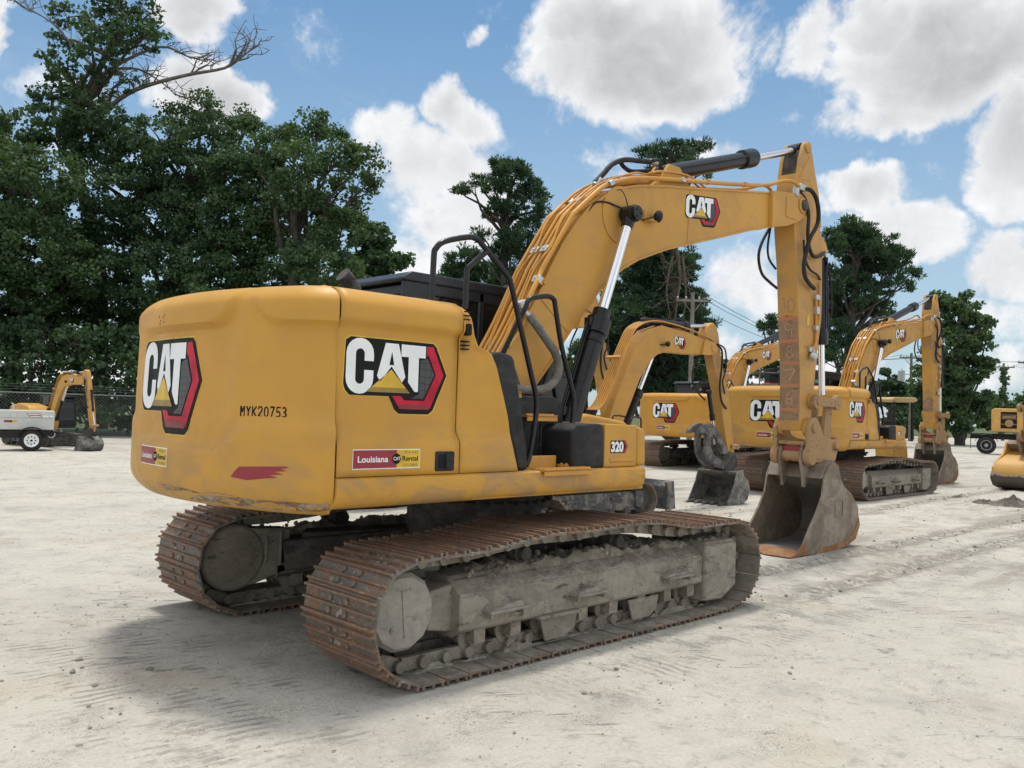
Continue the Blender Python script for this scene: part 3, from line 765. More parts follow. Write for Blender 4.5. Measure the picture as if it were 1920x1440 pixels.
    W_ = nx+1; pg.add([p for r_ in rows for p in r_], [(j*W_+i, j*W_+i+1, (j+1)*W_+i+1, (j+1)*W_+i) for j in range(len(rows)-1) for i in range(nx)])
    # return edge running inwards
    ed = [[(r_[-1][0], r_[-1][1], r_[-1][2]), (r_[-1][0]+.004, r_[-1][1]+.20, r_[-1][2])] for r_ in rows]
    pg.add([p for e in ed for p in e], [(2*j, 2*j+1, 2*j+3, 2*j+2) for j in range(len(ed)-1)])
    sp_ = pg.build('front_side_panel', M['body'], root, solid=.015, smooth=50)
    vg = G()
    for k in range(3):
        vg.box((-1.345, YS+.0035, 2.395-.026*k), (.052, .012, .008)); vg.box((-1.338, YS+.026, 2.195-.026*k), (.055, .035, .009))
    vg.prism(rrect(-1.358, 2.235, -1.312, 2.315, .015, 4), YS-.012, YS+.03)
    vg.build('vent_slots', M['ink'], sp_)
    # ---------------- lower skirt
    sg = G(); sec = [(-1.10, 1.30), (-1.37, 1.303), (-1.388, 1.292), (-1.392, 1.27), (-1.390, 1.20), (-1.378, 1.155), (-1.345, 1.122), (-1.30, 1.110), (-1.10, 1.110)]
    xs = [-2.335, -2.33]+[-2.3+.1*i for i in range(30)]+[.66, .69, .705, .71]
    rows = []
    for x in xs:
        k = .0 if x < .6 else .05*((x-.6)/.11)**3
        rows.append([(x, s[0]*(1-k), s[1]-(k*.6 if s[1] > 1.2 else -k*.6)) for s in sec])
    W_ = len(sec)
    sg.add([p for r_ in rows for p in r_], [(j*W_+i, j*W_+i+1, (j+1)*W_+i+1, (j+1)*W_+i) for j in range(len(rows)-1) for i in range(W_-1)])
    sg.add(rows[0], [tuple(range(W_-1, -1, -1))]); sg.add(rows[-1], [tuple(range(W_))])
    for x in (-2.25, -1.66, -1.52, -1.01, -.86, -.10, .04, .64):
        sg.lathe((x, -1.389, 1.222), (0, -1, 0), [(0, .014), (.004, .012), (.006, .007)], 10)
    sg.build('side_skirt', M['skirt'], root, smooth=40)
    # left side skirt
    lg = G(); lg.box((-.8, 1.25, 1.21), (3.02, .24, .19)); lg.build('side_skirt', M['skirt'], root, bevel=.03)
    # ---------------- access way on the right front
    g = G()
    pts = [(-1.05, 2.13), (-.985, 2.15), (-.86, 2.13), (-.835, 2.10), (-.80, 1.96), (-.67, 1.50), (-.655, 1.31), (-.775, 1.31)]
    g.prism([(-1.085, 2.125), (-.98, 2.15), (-.86, 2.135), (-.835, 2.10), (-.80, 1.96), (-.69, 1.50), (-.665, 1.305), (-.76, 1.305), (-.835, 1.50)], -1.325, -1.02)
    g.build('black_corner_panel', M['dusty_black'], root, bevel=.025, seg=3)
    g = G()
    g.prism([(-.80, 1.305), (-.80, 1.80), (-.72, 1.85), (-.10, 1.86), (-.02, 1.83), (.02, 1.76), (.04, 1.30)], -1.02, -.34)
    for k in range(5): g.box((-.42+.09*k, -1.026, 1.50), (.022, .02, .26))
    g.build('step_box', M['dusty_black'], root, bevel=.02, seg=3)
    g = G(); g.prism([(-.20, 1.297), (-.22, 1.60), (-.16, 1.645), (.13, 1.655), (.17, 1.63), (.18, 1.30)], -1.335, -.72)
    g.build('black_battery_cover', M['dusty_black'], root, bevel=.045, seg=4)
    g = G(); g.prism([(.185, 1.305), (.185, 1.655), (.60, 1.645), (.60, 1.305)], -1.33, -.50)
    g.prism(rrect(.25, 1.345, .56, 1.385, .01, 3), -1.34, -1.32)
    tb = g.build('tool_box', M['body'], root, bevel=.022, seg=3)
    g = G(); g.prism([(.608, 1.305), (.608, 1.642), (.70, 1.62), (.725, 1.58), (.735, 1.305)], -1.33, -.50); g.build('tool_box_door', M['body'], tb, bevel=.03, seg=3)
    L = [([scale_poly([(-.06, .0), (-.06, 1.08), (2.0, 1.08), (2.35, .55), (2.0, -.08), (0, -.08)], (1, 1), (1, .5))], 'ink', .001), ([[(1.75, 1.03), (1.98, 1.03), (2.28, .55), (1.96, -.04), (1.6, -.04), (1.6, .12), (1.85, .12), (2.05, .55), (1.75, .95)]], 'red', .0018), (fit_text('320', .02, .0, 1.72, 1.0, .05), 'white', .0026)]
    decal('model_number', L, lambda u, v, l: (.262+u*.092, -1.3305-l, 1.425+v*.088), tb)
    g = G(); g.cyl((.545, -1.331, 1.365), (.545, -1.336, 1.365), .012, n=12); g.build('lock', M['ink'], tb)
    # front deck under boxes and yellow riser
    g = G(); g.box((-.42, -1.20, 1.345), (.34, .02, .11)); g.box((-.28, -1.1, 1.2), (1.9, .5, .16)); g.build('riser_plate', M['body'], root, bevel=.004)
    def tread(x0, x1, y0, y1, z):
        g = G(); g.box(((x0+x1)/2, (y0+y1)/2, z), (x1-x0, y1-y0, .018)); g.box(((x0+x1)/2, y0+.004, z-.018), (x1-x0, .008, .04))
        n = int((x1-x0)/.035)
        for i in range(n):
            for j in range(max(1, int((y1-y0)/.05))):
                g.lathe((x0+.02+i*.035, y0+.02+j*.05, z+.009), (0, 0, 1), [(0, .013), (.010, .009)], 7)
        return g.build('step_tread', M['pipe'], root, bevel=0)
    tread(-.60, -.07, -1.425, -1.28, 1.305); tread(-.23, -.02, -1.30, -1.2, 1.325)
    tread(-.47, -.13, -1.10, -1.01, 1.70); tread(-.76, -.50, -1.06, -.96, 1.875)
    # handrails
    def rail(pts, r=.021):
        g = G(); g.tube([(p[0], p[1], p[2]) for p in pts], r, 10, 3); return g.build('handrail', M['blackpaint'], root, smooth=60)
    yr = -1.20
    rail([(-1.52, yr, 2.44), (-1.515, yr, 2.76), (-1.50, yr, 2.82), (-1.43, yr, 2.88), (-1.22, yr, 2.945), (-1.13, yr, 2.945), (-1.06, yr, 2.90), (-.83, yr, 2.73), (-.785, yr, 2.67), (-.70, yr, 2.44), (-.52, yr, 1.95), (-.485, yr, 1.85), (-.48, yr, 1.70), (-.55, yr-.02, 1.42), (-.60, yr-.03, 1.33)])
    rail([(-1.22, yr, 2.44), (-1.215, yr, 2.68), (-1.20, yr, 2.735), (-1.03, yr, 2.875)])
    yr = -1.06
    rail([(-.66, -.86, 1.86), (-.60, -.90, 2.10), (-.52, -1.0, 2.40), (-.495, yr, 2.52), (-.45, yr, 2.60), (-.38, yr, 2.625), (-.24, yr, 2.65), (-.17, yr, 2.63), (-.15, yr, 2.57), (-.06, yr, 2.25), (.085, yr, 1.90), (.10, yr, 1.78), (.08, yr, 1.62), (-.02, yr, 1.38), (-.04, yr, 1.30)])
    # exhaust stack
    g = G(); g.tube([(-1.30, .05, 2.46), (-1.30, .05, 2.60), (-1.325, .05, 2.67), (-1.38, .05, 2.73), (-1.43, .05, 2.77)], .055, 16, 4, rf=lambda t: 1+.18*t)
    g.build('exhaust_stack', M['under'], root, smooth=60)
    g = G(); g.box((-1.0, -1.15, 2.0), (.02, .3, .3)); g.prism([(-1.30, 2.0), (-.80, 1.4), (-.80, 2.05), (-1.0, 2.12), (-1.3, 2.44)], -1.0, .40)
    g.build('valve_cover', M['under'], root, bevel=.01)
    # ---------------- cab
    cb = empty('cab_body'); bpy.data.objects.remove(cb)
    ya, yb = .40, 1.34
    g = G()
    g.prism([(-.52, 1.25), (-.52, 2.02), (1.50, 1.75), (1.52, 1.25)], ya+.02, yb)                    # lower body
    for y in (ya, yb-.06):
        g.prism([(-.52, 1.9), (-.52, 2.78), (-.40, 2.86), (-.33, 2.80), (-.38, 2.0)], y, y+.06)
        g.prism([(.33, 1.9), (.33, 2.86), (.40, 2.86), (.40, 1.9)], y, y+.055)
        g.prism([(1.50, 1.70), (1.28, 2.55), (1.10, 2.80), (1.16, 2.84), (1.36, 2.60), (1.57, 1.75)], y, y+.06)
        g.prism([(-.50, 2.76), (1.12, 2.76), (1.10, 2.88), (-.42, 2.90)], y, y+.05)
    g.box((-.48, (ya+yb)/2, 2.80), (.06, yb-ya, .10)); g.box((-.49, (ya+yb)/2, 2.02), (.06, yb-ya, .08))
    g.prism([(-.57, 2.60), (-.57, 2.89), (-.28, 2.89), (-.28, 2.66)], ya-.004, ya+.05)
    cabo = g.build('cab', M['cabpaint'], root, bevel=.015)
    g = G(); g.prism([(-.60, 2.885), (-.50, 2.955), (.70, 2.955), (1.15, 2.90), (1.18, 2.86), (-.58, 2.86)], ya-.02, yb+.02); g.build('roof', M['cabpaint'], cabo, bevel=.02, seg=3)
    g = G(); g.box((.05, ya+.03, 2.39), (.76, .008, .74)); g.build('window', M['glass'], cabo)
    g = G(); g.prism([(.40, 1.95), (1.46, 1.78), (1.27, 2.55), (1.10, 2.77), (.40, 2.77)], ya+.026, ya+.034); g.build('window', M['glass'], cabo)
    g = G(); g.prism([(-.40, 2.02), (1.46, 1.78), (1.27, 2.55), (1.10, 2.77), (-.40, 2.77)], yb-.034, yb-.026); g.build('window', M['glass'], cabo)
    g = G(); g.box((-.49, (ya+yb)/2, 2.40), (.008, yb-ya-.12, .70)); g.build('rear_window', M['glass'], cabo)
    g = G(); g.prism([(1.53, 1.75), (1.32, 2.58), (1.13, 2.82), (1.12, 2.81), (1.31, 2.57), (1.52, 1.75)], ya+.06, yb-.06); g.build('windscreen', M['glass'], cabo)
    g = G(); g.prism([(-.05, 1.95), (-.22, 2.55), (-.12, 2.60), (.08, 2.05), (.50, 2.02), (.50, 1.90)], ya+.22, yb-.22); g.prism([(-.24, 2.55), (-.28, 2.74), (-.18, 2.75), (-.12, 2.58)], ya+.34, yb-.34)
    g.box((.30, ya+.18, 2.17), (.36, .07, .05)); g.box((.3, yb-.18, 2.17), (.36, .07, .05)); g.cyl((.45, ya+.18, 2.15), (.45, ya+.18, 2.36), .018, n=8)
    g.build('operator_seat', M['black'], cabo, bevel=.04, seg=3)
    g = G(); g.box((-.36, ya-.005, 2.68), (.16, .004, .085)); g.build('sticker', M['green'], cabo)
    # ---------------- boom
    top = [(-.10, 1.98), (.02, 2.15), (.16, 2.30), (.30, 2.46), (.50, 2.78), (.66, 3.07), (.83, 3.34), (1.02, 3.58), (1.2, 3.76), (1.45, 3.93), (1.70, 4.05), (1.96, 4.125), (2.46, 4.22), (2.97, 4.30), (4.0, 4.475), (4.85, 4.62)]
    bot = [(4.85, 4.20), (4.22, 4.045), (3.56, 3.85), (2.92, 3.665), (2.49, 3.54), (2.31, 3.475), (1.99, 3.355), (1.75, 3.235), (1.55, 3.10), (1.35, 2.93), (1.24, 2.81), (1.08, 2.65), (.94, 2.49), (.81, 2.33), (.69, 2.18), (.50, 1.97), (.32, 1.86), (.10, 1.80), (-.06, 1.84)]
    g = G(); g.prism(top+bot, YC-.155, YC+.155)
    bo = g.build('boom', M['boom'], root, bevel=.008)
    g = G()                                                                              # flange plates standing proud along the edges
    for side in (-1, 1):
        y = YC+side*.155
        for L_, dz in ((top[2:], 0), (bot[:-3], 0)):
            for a, b in zip(L_[:-1], L_[1:]): g.bar((a[0], y+side*.004, a[1]), (b[0], y+side*.004, b[1]), .018, .022)
        # nose fork
        g.prism([(4.62, 4.60), (5.05, 4.66), (5.33, 4.70), (5.50, 4.66), (5.57, 4.55), (5.50, 4.44), (5.30, 4.33), (5.0, 4.22), (4.62, 4.14)], y, y+side*.055)
        g.prism(rrect(4.95, 4.33, 5.25, 4.60, .03, 3), y+side*.055, y+side*.065)
        g.cyl((5.38, y, 4.555), (5.38, y+side*.075, 4.555), .105, n=28)
        g.cyl((1.69, y, 3.76), (1.69, y+side*.012, 3.76), .30, n=40)
    g.bar((2.86, YC-.157, 3.67), (2.90, YC-.157, 4.27), .004, .012, Vector((0, 1, 0)))
    g.bar((.93, YC-.157, 2.50), (.52, YC-.157, 2.80), .006, .012, Vector((0, 1, 0)))
    g.bar((2.25, YC, 4.10), (2.70, YC, 4.44), .20, .05); g.prism([(2.3, 4.15), (2.56, 4.50), (2.76, 4.50), (3.0, 4.28)], YC-.11, YC-.07); g.prism([(2.3, 4.15), (2.56, 4.50), (2.76, 4.50), (3.0, 4.28)], YC+.07, YC+.11)
    g.build('boom_flanges', M['boom'], bo, bevel=.006)
    for side in (-1, 1):
        g = G(); y = YC+side*.155; g.cyl((5.40, y+side*.07, 4.555), (5.40, y+side*.098, 4.555), .075, n=20); g.build('pivot_pin', M['under'], bo, bevel=.006)
    logo(lambda u, v, l: (2.80+u*.405+.012*v, YC-.1565-l, 3.872+v*.33+u*.045), bo)
    # work light
    g = G(); g.box((2.12, YC-.20, 3.775), (.13, .09, .01)); g.box((2.06, YC-.165, 3.82), (.01, .02, .12)); g.build('light_bracket', M['boom'], bo)
    g = G(); g.lathe((2.17, YC-.225, 3.835), (.93, -.28, .0), [(0, .030), (.03, .062), (.055, .064)], 18); wl = g.build('work_light', M['black'], bo)
    g = G(); g.lathe((2.222, YC-.2405, 3.835), (.93, -.28, .0), [(0, .056), (.004, .05)], 18); g.build('lamp_glass', M['lamp'], wl)
    g = G(); g.tube([(1.18, YC-.16, 3.72), (1.28, YC-.17, 3.82), (1.45, YC-.17, 3.85), (1.60, YC-.19, 3.83), (1.66, YC-.24, 3.80)], .010, 6, 4)
    g.tube([(1.55, YC-.16, 3.98), (1.66, YC-.165, 4.02), (1.74, YC-.165, 3.96), (1.80, YC-.17, 3.86), (2.0, YC-.17, 3.78), (2.10, YC-.18, 3.80), (2.17, YC-.20, 3.83)], .007, 6, 4)
    g.build('cable', M['rubber'], bo)
    # pipes on the back of the boom
    def offs(pl, d):
        out = []
        for i, p in enumerate(pl):
            a = pl[max(0, i-1)]; b = pl[min(len(pl)-1, i+1)]; t = Vector((b[0]-a[0], b[1]-a[1])).normalized()
            out.append((p[0]-t.y*d, p[1]+t.x*d))
        return out
    base = [(.10, 2.16), (.34, 2.52), (.60, 3.0), (.66, 3.10), (.98, 3.56), (1.05, 3.64), (1.40, 3.93), (1.55, 4.01)]
    ys = [-.150, -.085, -.02, .05, .12, .19]
    for k, dy in enumerate(ys):
        pl = offs(base, .06); y = YC+dy; g = G(); r = .0215
        pts = [(p[0], y, p[1]) for p in pl]
        lo = [(-.16-.02*k, y+.03*(k-2), 2.02+.0*k), (-.04, y+.012*(k-2), 2.14)]
        if k == 0:
            g.tube([(.33, y-.05, 2.68), (.36, y-.045, 2.76), (.45, y-.03, 2.90)]+pts[2:], r*1.15, 10, 3)
            g.tube([pts[-1], (1.80, y+.0, 4.165), (2.0, y, 4.215), (2.46, y, 4.30), (4.35, y, 4.62), (4.95, y, 4.80), (5.18, y-.04, 4.83), (5.33, y-.06, 4.76)], r*1.15, 10, 3)
        elif k == 5:
            g.tube(lo+pts, r, 10, 3); g.tube([pts[-1], (2.0, y, 4.215), (2.46, y, 4.30), (4.35, y, 4.62), (4.95, y, 4.80), (5.18, y, 4.83), (5.33, y, 4.76)], r, 10, 3)
        else:
            g.tube(lo+pts+[(1.70, y, 4.10), (1.95, y, 4.17), (2.25, YC+dy*.7, 4.24)], r*(1, .9, 1, .9)[k-1], 10, 3)
        g.build('hydraulic_pipe', M['pipe'], bo, smooth=60)
    for dy in (-.115, .085):                                                                   # thinner lines weaving between
        g = G(); y = YC+dy; pl = offs(base, .095)
        g.tube([(-.02, y+.05, 2.0), (.12, y+.02, 2.25), (pl[1][0], y, pl[1][1]), (pl[2][0], y+.03, pl[2][1]), (pl[3][0]+.1, y-.03, pl[3][1]+.14), (pl[4][0], y+.03, pl[4][1]), (pl[6][0], y, pl[6][1]), (1.9, y, 4.25), (2.2, y*.6, 4.32), (2.5, YC-.08, 4.36)], .011, 8, 4)
        g.tube([(-.02, y+.08, 2.0), (.14, y+.06, 2.28), (pl[1][0]+.02, y+.05, pl[1][1]), (pl[2][0], y+.06, pl[2][1]+.02)], .010, 8, 4)
        g.build('thin_pipe', M['pipe'], bo, smooth=60)
    def onbase(t):
        pl = offs(base, .06); seg = [0]
        for i in range(len(pl)-1): seg.append(seg[-1]+math.dist(pl[i], pl[i+1]))
        s = t*seg[-1]
        for i in range(len(pl)-1):
            if seg[i+1] >= s: k = (s-seg[i])/(seg[i+1]-seg[i]); a, b = pl[i], pl[i+1]; return Vector((a[0]+(b[0]-a[0])*k, 0, a[1]+(b[1]-a[1])*k)), Vector((b[0]-a[0], 0, b[1]-a[1])).normalized()
    g = G(); p, t = onbase(.365); nn = Vector((-t.z, 0, t.x)); rot = Matrix((t, Vector((0, 1, 0)), -nn)).transposed()
    g.box(p+Vector((0, YC+.02, 0))-nn*.028, (.075, .44, .02), rot); g.box(p+Vector((0, YC+.02, 0))-nn*.045, (.015, .44, .05), rot); g.build('pipe_bracket', M['pipe'], bo, bevel=.003)
    for tt, yl in ((.365, (-.15,)), (.52, (-.05, .08)), (.83, (-.05, .10)), (.99, (-.15, .08))):
        p, t = onbase(tt); nn = Vector((-t.z, 0, t.x)); rot = Matrix((t, Vector((0, 1, 0)), -nn)).transposed()
        for dy in yl:
            g = G(); c = p+Vector((0, YC+dy, 0)); g.box(c+nn*.027, (.075, .085, .012), rot); g.box(c+nn*.005+Vector((0, .04, 0)), (.075, .012, .05), rot); g.box(c+nn*.005-Vector((0, .04, 0)), (.075, .012, .05), rot)
            g.cyl(c+nn*.03, c+nn*.045, .010, n=6); g.build('pipe_clamp', M['steel'], bo, bevel=.006)
    for x in (2.75, 3.25, 4.05):
        z = 4.30+(x-2.46)*.169; g = G(); g.box((x, YC-.15, z), (.06, .07, .05)); g.build('pipe_clamp', M['steel' if x < 3 else 'pipe'], bo, bevel=.008)
    g = G(); 
    for sy in (-.12, -.06):
        g.tube([(2.25, YC+sy, 4.33), (2.4, YC+sy, 4.38), (2.9, YC+sy, 4.44), (3.25, YC+sy, 4.37)], .012, 8, 3)
    g.build('thin_pipe', M['pipe'], bo)
    g = G()
    g.tube([(1.45, YC+.0, 4.08), (1.58, YC+.0, 4.20), (1.72, YC+.0, 4.33), (1.92, YC+.0, 4.42), (2.15, YC+.0, 4.46), (2.40, YC+.0, 4.50)], .028, 10, 4)
    g.tube([(1.74, YC+.09, 4.30), (1.92, YC+.09, 4.42), (2.02, YC+.09, 4.38), (2.15, YC+.08, 4.36), (2.42, YC+.05, 4.42)], .024, 10, 4)
    g.tube([(2.36, YC-.03, 4.50), (2.46, YC-.03, 4.53), (2.52, YC-.03, 4.44)], .022, 8, 4)
    g.build('hydraulic_hose', M['rubber'], bo, smooth=60)
    g = G(); g.lathe((1.44, YC, 4.05), (.6, 0, .55), [(0, .032), (.06, .034), (.075, .038), (.11, .038)], 12); g.lathe((2.36, YC, 4.50), (1, 0, .08), [(0, .034), (.07, .034), (.075, .04), (.11, .04)], 12); g.build('hose_fitting', M['steel'], bo)
    # grey ribbed hose by the boom foot
    g = G(); hp = [(.35, -.27, 2.60), (.41, -.32, 2.50), (.50, -.36, 2.38), (.59, -.38, 2.27), (.64, -.38, 2.14), (.60, -.38, 2.03), (.48, -.38, 1.95), (.33, -.38, 1.925), (.0, -.36, 1.93)]
    g.tube(hp, .040, 12, 10, rf=lambda t: 1.0+.06*math.sin(t*2*math.pi*46)); g.build('ribbed_hose', M['greyhose'], bo, smooth=60)
    g = G(); g.tube([(.26, -.24, 2.70), (.30, -.245, 2.64), (.36, -.28, 2.58), (.41, -.32, 2.50)], .030, 10, 4); g.lathe((.25, -.24, 2.72), (.45, 0, -.9), [(0, .055), (.022, .055), (.026, .045), (.05, .045)], 14); g.build('hose_fitting', M['steel'], bo)
    # ---------------- boom cylinders
    a = Vector((.76, 0, 1.38)); b = Vector((1.69, 0, 3.76)); d = (b-a).normalized(); gl = a+d*1.46
    for sy in (-.275, .275):
        o = Vector((0, YC+sy, 0)); g = G()
        g.lathe(a+o, d, [(0, .07), (.02, .098), (1.10, .098), (1.11, .107), (1.15, .107), (1.16, .100), (1.19, .100), (1.20, .122), (1.36, .122), (1.37, .088), (1.46, .088), (1.462, .06)], 28)
        g.cyl(a+o-Vector((0, .06, 0)), a+o+Vector((0, .06, 0)), .10, n=20)
        perp = Vector((-d.z, 0, d.x))
        for q in (.125, .155): g.tube([a+o+d*.1+perp*q, a+o+d*.7+perp*q, a+o+d*1.20+perp*q, a+o+d*1.30+perp*(q-.03)], .013, 8, 3)
        g.box(a+o+d*.35+perp*.12, (.05, .05, .08)); g.box(a+o+d*1.28+perp*.11, (.10, .07, .08))
        cy = g.build('boom_cylinder', M['blackpaint'], root, smooth=40)
        g = G(); g.cyl(gl+o-d*.02, b+o-d*.08, .052, n=24); g.build('piston_rod', M['chrome'], cy, smooth=60)
        g = G(); g.cyl(b+o-Vector((0, .075, 0)), b+o+Vector((0, .075, 0)), .088, n=28); g.lathe(b+o-d*.16, d, [(0, .060), (.08, .068), (.12, .06)], 20)
        s_ = -1 if sy < 0 else 1
        g.cyl(b+o+Vector((0, s_*.075, 0)), b+o+Vector((0, s_*.105, 0)), .075, n=24)
        for q in range(3): g.cyl(b+o+Vector((.04*math.cos(q*2.1), s_*.10, .04*math.sin(q*2.1))), b+o+Vector((.04*math.cos(q*2.1), s_*.115, .04*math.sin(q*2.1))), .010, n=8)
        g.build('rod_eye', M['blackpaint'], cy, bevel=.004)
    # ---------------- stick cylinder
    a = Vector((2.62, YC, 4.425)); b = Vector((5.60, YC, 5.385)); d = (b-a).normalized(); g = G()
    g.lathe(a, d, [(0, .06), (.03, .092), (1.66, .092), (1.67, .118), (1.86, .122), (1.93, .118), (1.94, .06)], 28); g.cyl(a-Vector((0, .07, 0)), a+Vector((0, .07, 0)), .09, n=20)
    g.tube([a+d*.12+Vector((0, -.09, .03)), a+d*.9+Vector((0, -.105, .03)), a+d*1.65+Vector((0, -.10, .03))], .012, 8, 2)
    cy = g.build('stick_cylinder', M['blackpaint'], root, smooth=40)
    g = G(); g.cyl(a+d*1.90, b-d*.10, .050, n=24); g.build('piston_rod', M['chrome'], cy, smooth=60)
    g = G(); g.cyl(b-Vector((0, .07, 0)), b+Vector((0, .07, 0)), .085, n=24); g.lathe(b-d*.16, d, [(0, .06), (.08, .07), (.12, .06)], 18); g.build('rod_eye', M['blackpaint'], cy)
    # ---------------- stick
    sp_ = [(5.315, 4.45), (5.33, 4.70), (5.35, 4.93), (5.42, 5.08), (5.50, 5.06), (5.66, 5.02), (5.82, 4.98), (5.95, 4.74), (6.03, 4.36), (6.10, 3.95), (6.12, 3.4), (6.11, 3.1), (6.01, 2.66), (5.93, 2.1), (5.88, 1.85), (5.83, 1.60), (5.60, 1.58), (5.545, 1.70), (5.54, 2.35), (5.46, 3.05), (5.39, 3.75), (5.30, 4.26)]
    g = G(); g.prism(sp_, YC-.148, YC+.148); stk = g.build('stick', M['stick'], root, bevel=.010)
    g = G()
    for side in (-1, 1):
        y = YC+side*.148
        g.prism([(5.36, 4.90), (5.42, 5.20), (5.50, 5.40), (5.56, 5.47), (5.65, 5.46), (5.73, 5.36), (5.84, 5.08), (5.96, 4.80), (6.05, 4.38), (5.98, 4.36), (5.84, 4.80), (5.66, 4.96)], y-side*.045, y+side*.006)
        g.cyl((5.60, y, 5.385), (5.60, y+side*.03, 5.385), .075, n=20)
        g.bar((5.40, y+side*.006, 4.95), (5.66, y+side*.006, 5.28), .015, .025, Vector((0, 1, 0)))
        g.bar((5.62, y+side*.005, 2.72), (6.0, y+side*.005, 2.70), .012, .012, Vector((0, 1, 0)))
        g.cyl((5.72, y, 1.62), (5.72, y+side*.06, 1.62), .115, n=24); g.cyl((5.84, y, 1.98), (5.84, y+side*.045, 1.98), .105, n=24)
        # bucket cylinder mount on the front
        g.prism([(6.02, 4.38), (6.32, 4.22), (6.38, 4.12), (6.32, 4.04), (6.08, 3.9)], YC+side*.09, YC+side*.07)
    g.build('stick_plates', M['stick'], stk, bevel=.006)
    # soot where grease has run out of the pins
    g = G(); g.prism([(5.375, 4.96), (5.43, 5.2), (5.48, 5.34), (5.56, 5.30), (5.52, 4.96)], YC-.1, YC+.1); g.build('grease_stain', M['under'], stk)
    # worn brown rear face with spray painted depth marks
    def rear(u, v, lift):                                     # u to the viewer's right, v is height
        z = v; T = [(1.70, 5.545), (2.35, 5.54), (3.05, 5.46), (3.75, 5.39), (4.26, 5.30)]
        for i in range(4):
            if T[i][0] <= z <= T[i+1][0]: t = (z-T[i][0])/(T[i+1][0]-T[i][0]); x = T[i][1]+(T[i+1][1]-T[i][1])*t; break
        else: x = T[0][1]
        return (x-lift, YC-u, z)
    rr = random.Random(4); edge = []
    for k in range(13): edge.append((-.135+.27*k/12, 3.10+rr.uniform(-.05, .035)))
    decal('worn_patch', [([[(-.14, 1.72), (.14, 1.72), (.14, 3.06)]+edge[::-1]+[(-.14, 3.06)]], 'stickmud', .002)], rear, stk, step=.1)
    mk = []
    for z in (3.08, 2.78, 2.485, 2.18, 1.86):
        w = .138; a_ = rr.uniform(-.008, .008); mk.append([(-w, z-.02), (-.04, z-.024+a_), (w*.97, z-.018), (w, z+.020), (.03, z+.024), (-w*.98, z+.018)])
    nm = []
    for tx, uc, zc in (('6', .0, 2.02), ('7', .01, 2.33), ('8', .01, 2.63), ('9', .0, 2.93), ('1', -.055, 3.25), ('0', .045, 3.25)): nm += spray(tx, uc, zc, 1.0, rr)
    decal('depth_marks', [(mk, 'orange_spray', .0042), (nm, 'pink_spray', .0056)], rear, stk, step=.1)
    # pipes and hoses on the right side of the stick
    g = G(); y = YC-.175
    g.tube([(5.88, y, 3.42), (5.90, y, 3.1), (5.905, y, 2.8), (5.82, y, 2.70), (5.80, y, 2.6)], .020, 10, 4)
    g.tube([(5.98, y, 3.62), (5.98, y, 3.30), (5.96, y, 2.95)], .014, 8, 3); g.build('hydraulic_pipe', M['pipe'], stk)
    g = G(); g.box((5.90, y, 3.40), (.10, .06, .07)); g.box((5.91, y, 3.22), (.08, .06, .10)); g.lathe((5.76, y, 2.60), (.3, -1, -.5), [(0, .05), (.05, .06), (.09, .05)], 12); g.box((5.80, y+.01, 2.68), (.14, .04, .07)); g.box((5.9, y, 2.98), (.08, .05, .07)); g.build('pipe_fitting', M['steel'], stk, bevel=.006)
    g = G(); y = YC-.26
    g.tube([(5.34, y+.06, 4.76), (5.46, y-.01, 4.77), (5.60, y-.03, 4.68), (5.68, y-.03, 4.50), (5.66, y-.02, 4.33), (5.52, y, 4.14), (5.42, y, 3.95), (5.40, y+.02, 3.76), (5.46, y+.03, 3.62), (5.62, y+.05, 3.55), (5.78, y+.06, 3.50)], .028, 10, 5)
    g.tube([(5.34, y+.10, 4.74), (5.44, y+.05, 4.66), (5.50, y+.02, 4.45), (5.49, y+.02, 4.2), (5.56, y+.03, 4.02), (5.72, y+.05, 3.93), (5.98, y+.08, 3.98), (6.12, y+.10, 4.05)], .024, 10, 5)
    g.tube([(5.40, y+.03, 4.10), (5.44, y+.03, 3.88), (5.60, y+.04, 3.74), (5.85, y+.06, 3.70), (6.02, y+.10, 3.66)], .015, 8, 4)
    g.tube([(6.10, YC-.1, 4.08), (6.32, YC-.08, 4.0), (6.42, YC-.12, 3.7), (6.46, YC-.12, 3.2)], .016, 8, 4)
    g.build('hydraulic_hose', M['rubber'], stk, smooth=60)
    g = G(); y = YC+.21
    g.tube([(5.30, y, 4.30), (5.10, y, 4.06), (5.03, y, 3.86), (5.12, y, 3.66), (5.30, y-.02, 3.56), (5.48, y-.03, 3.50)], .019, 8, 5)
    g.tube([(5.32, y, 4.30), (5.26, y, 4.05), (5.30, y, 3.88), (5.45, y-.02, 3.76)], .015, 8, 5); g.build('hydraulic_hose', M['rubber'], stk, smooth=60)
    g = G(); g.box((5.35, YC-.19, 4.78), (.16, .12, .08)); g.box((5.22, YC-.20, 4.70), (.07, .07, .11)); g.build('hose_fitting', M['steel'], stk, bevel=.01)
    g = G(); g.prism([(5.70, 3.00), (5.76, 3.0), (5.76, 3.14), (5.70, 3.14)], YC-.1505, YC-.149); g.build('warning_sticker', M['gold'], stk)
    # ---------------- bucket cylinder
    a = Vector((6.33, YC, 4.12)); b = Vector((6.47, YC, 2.02)); d = (b-a).normalized(); g = G()
    g.lathe(a, d, [(0, .06), (.03, .078), (1.12, .078), (1.13, .095), (1.32, .095), (1.33, .05)], 24); g.cyl(a-Vector((0, .06, 0)), a+Vector((0, .06, 0)), .085, n=20)
    g.tube([a+d*.1+Vector((.0, -.10, 0)), a+d*1.1+Vector((.0, -.10, 0))], .014, 8, 2)
    cy = g.build('bucket_cylinder', M['blackpaint'], root, smooth=40)
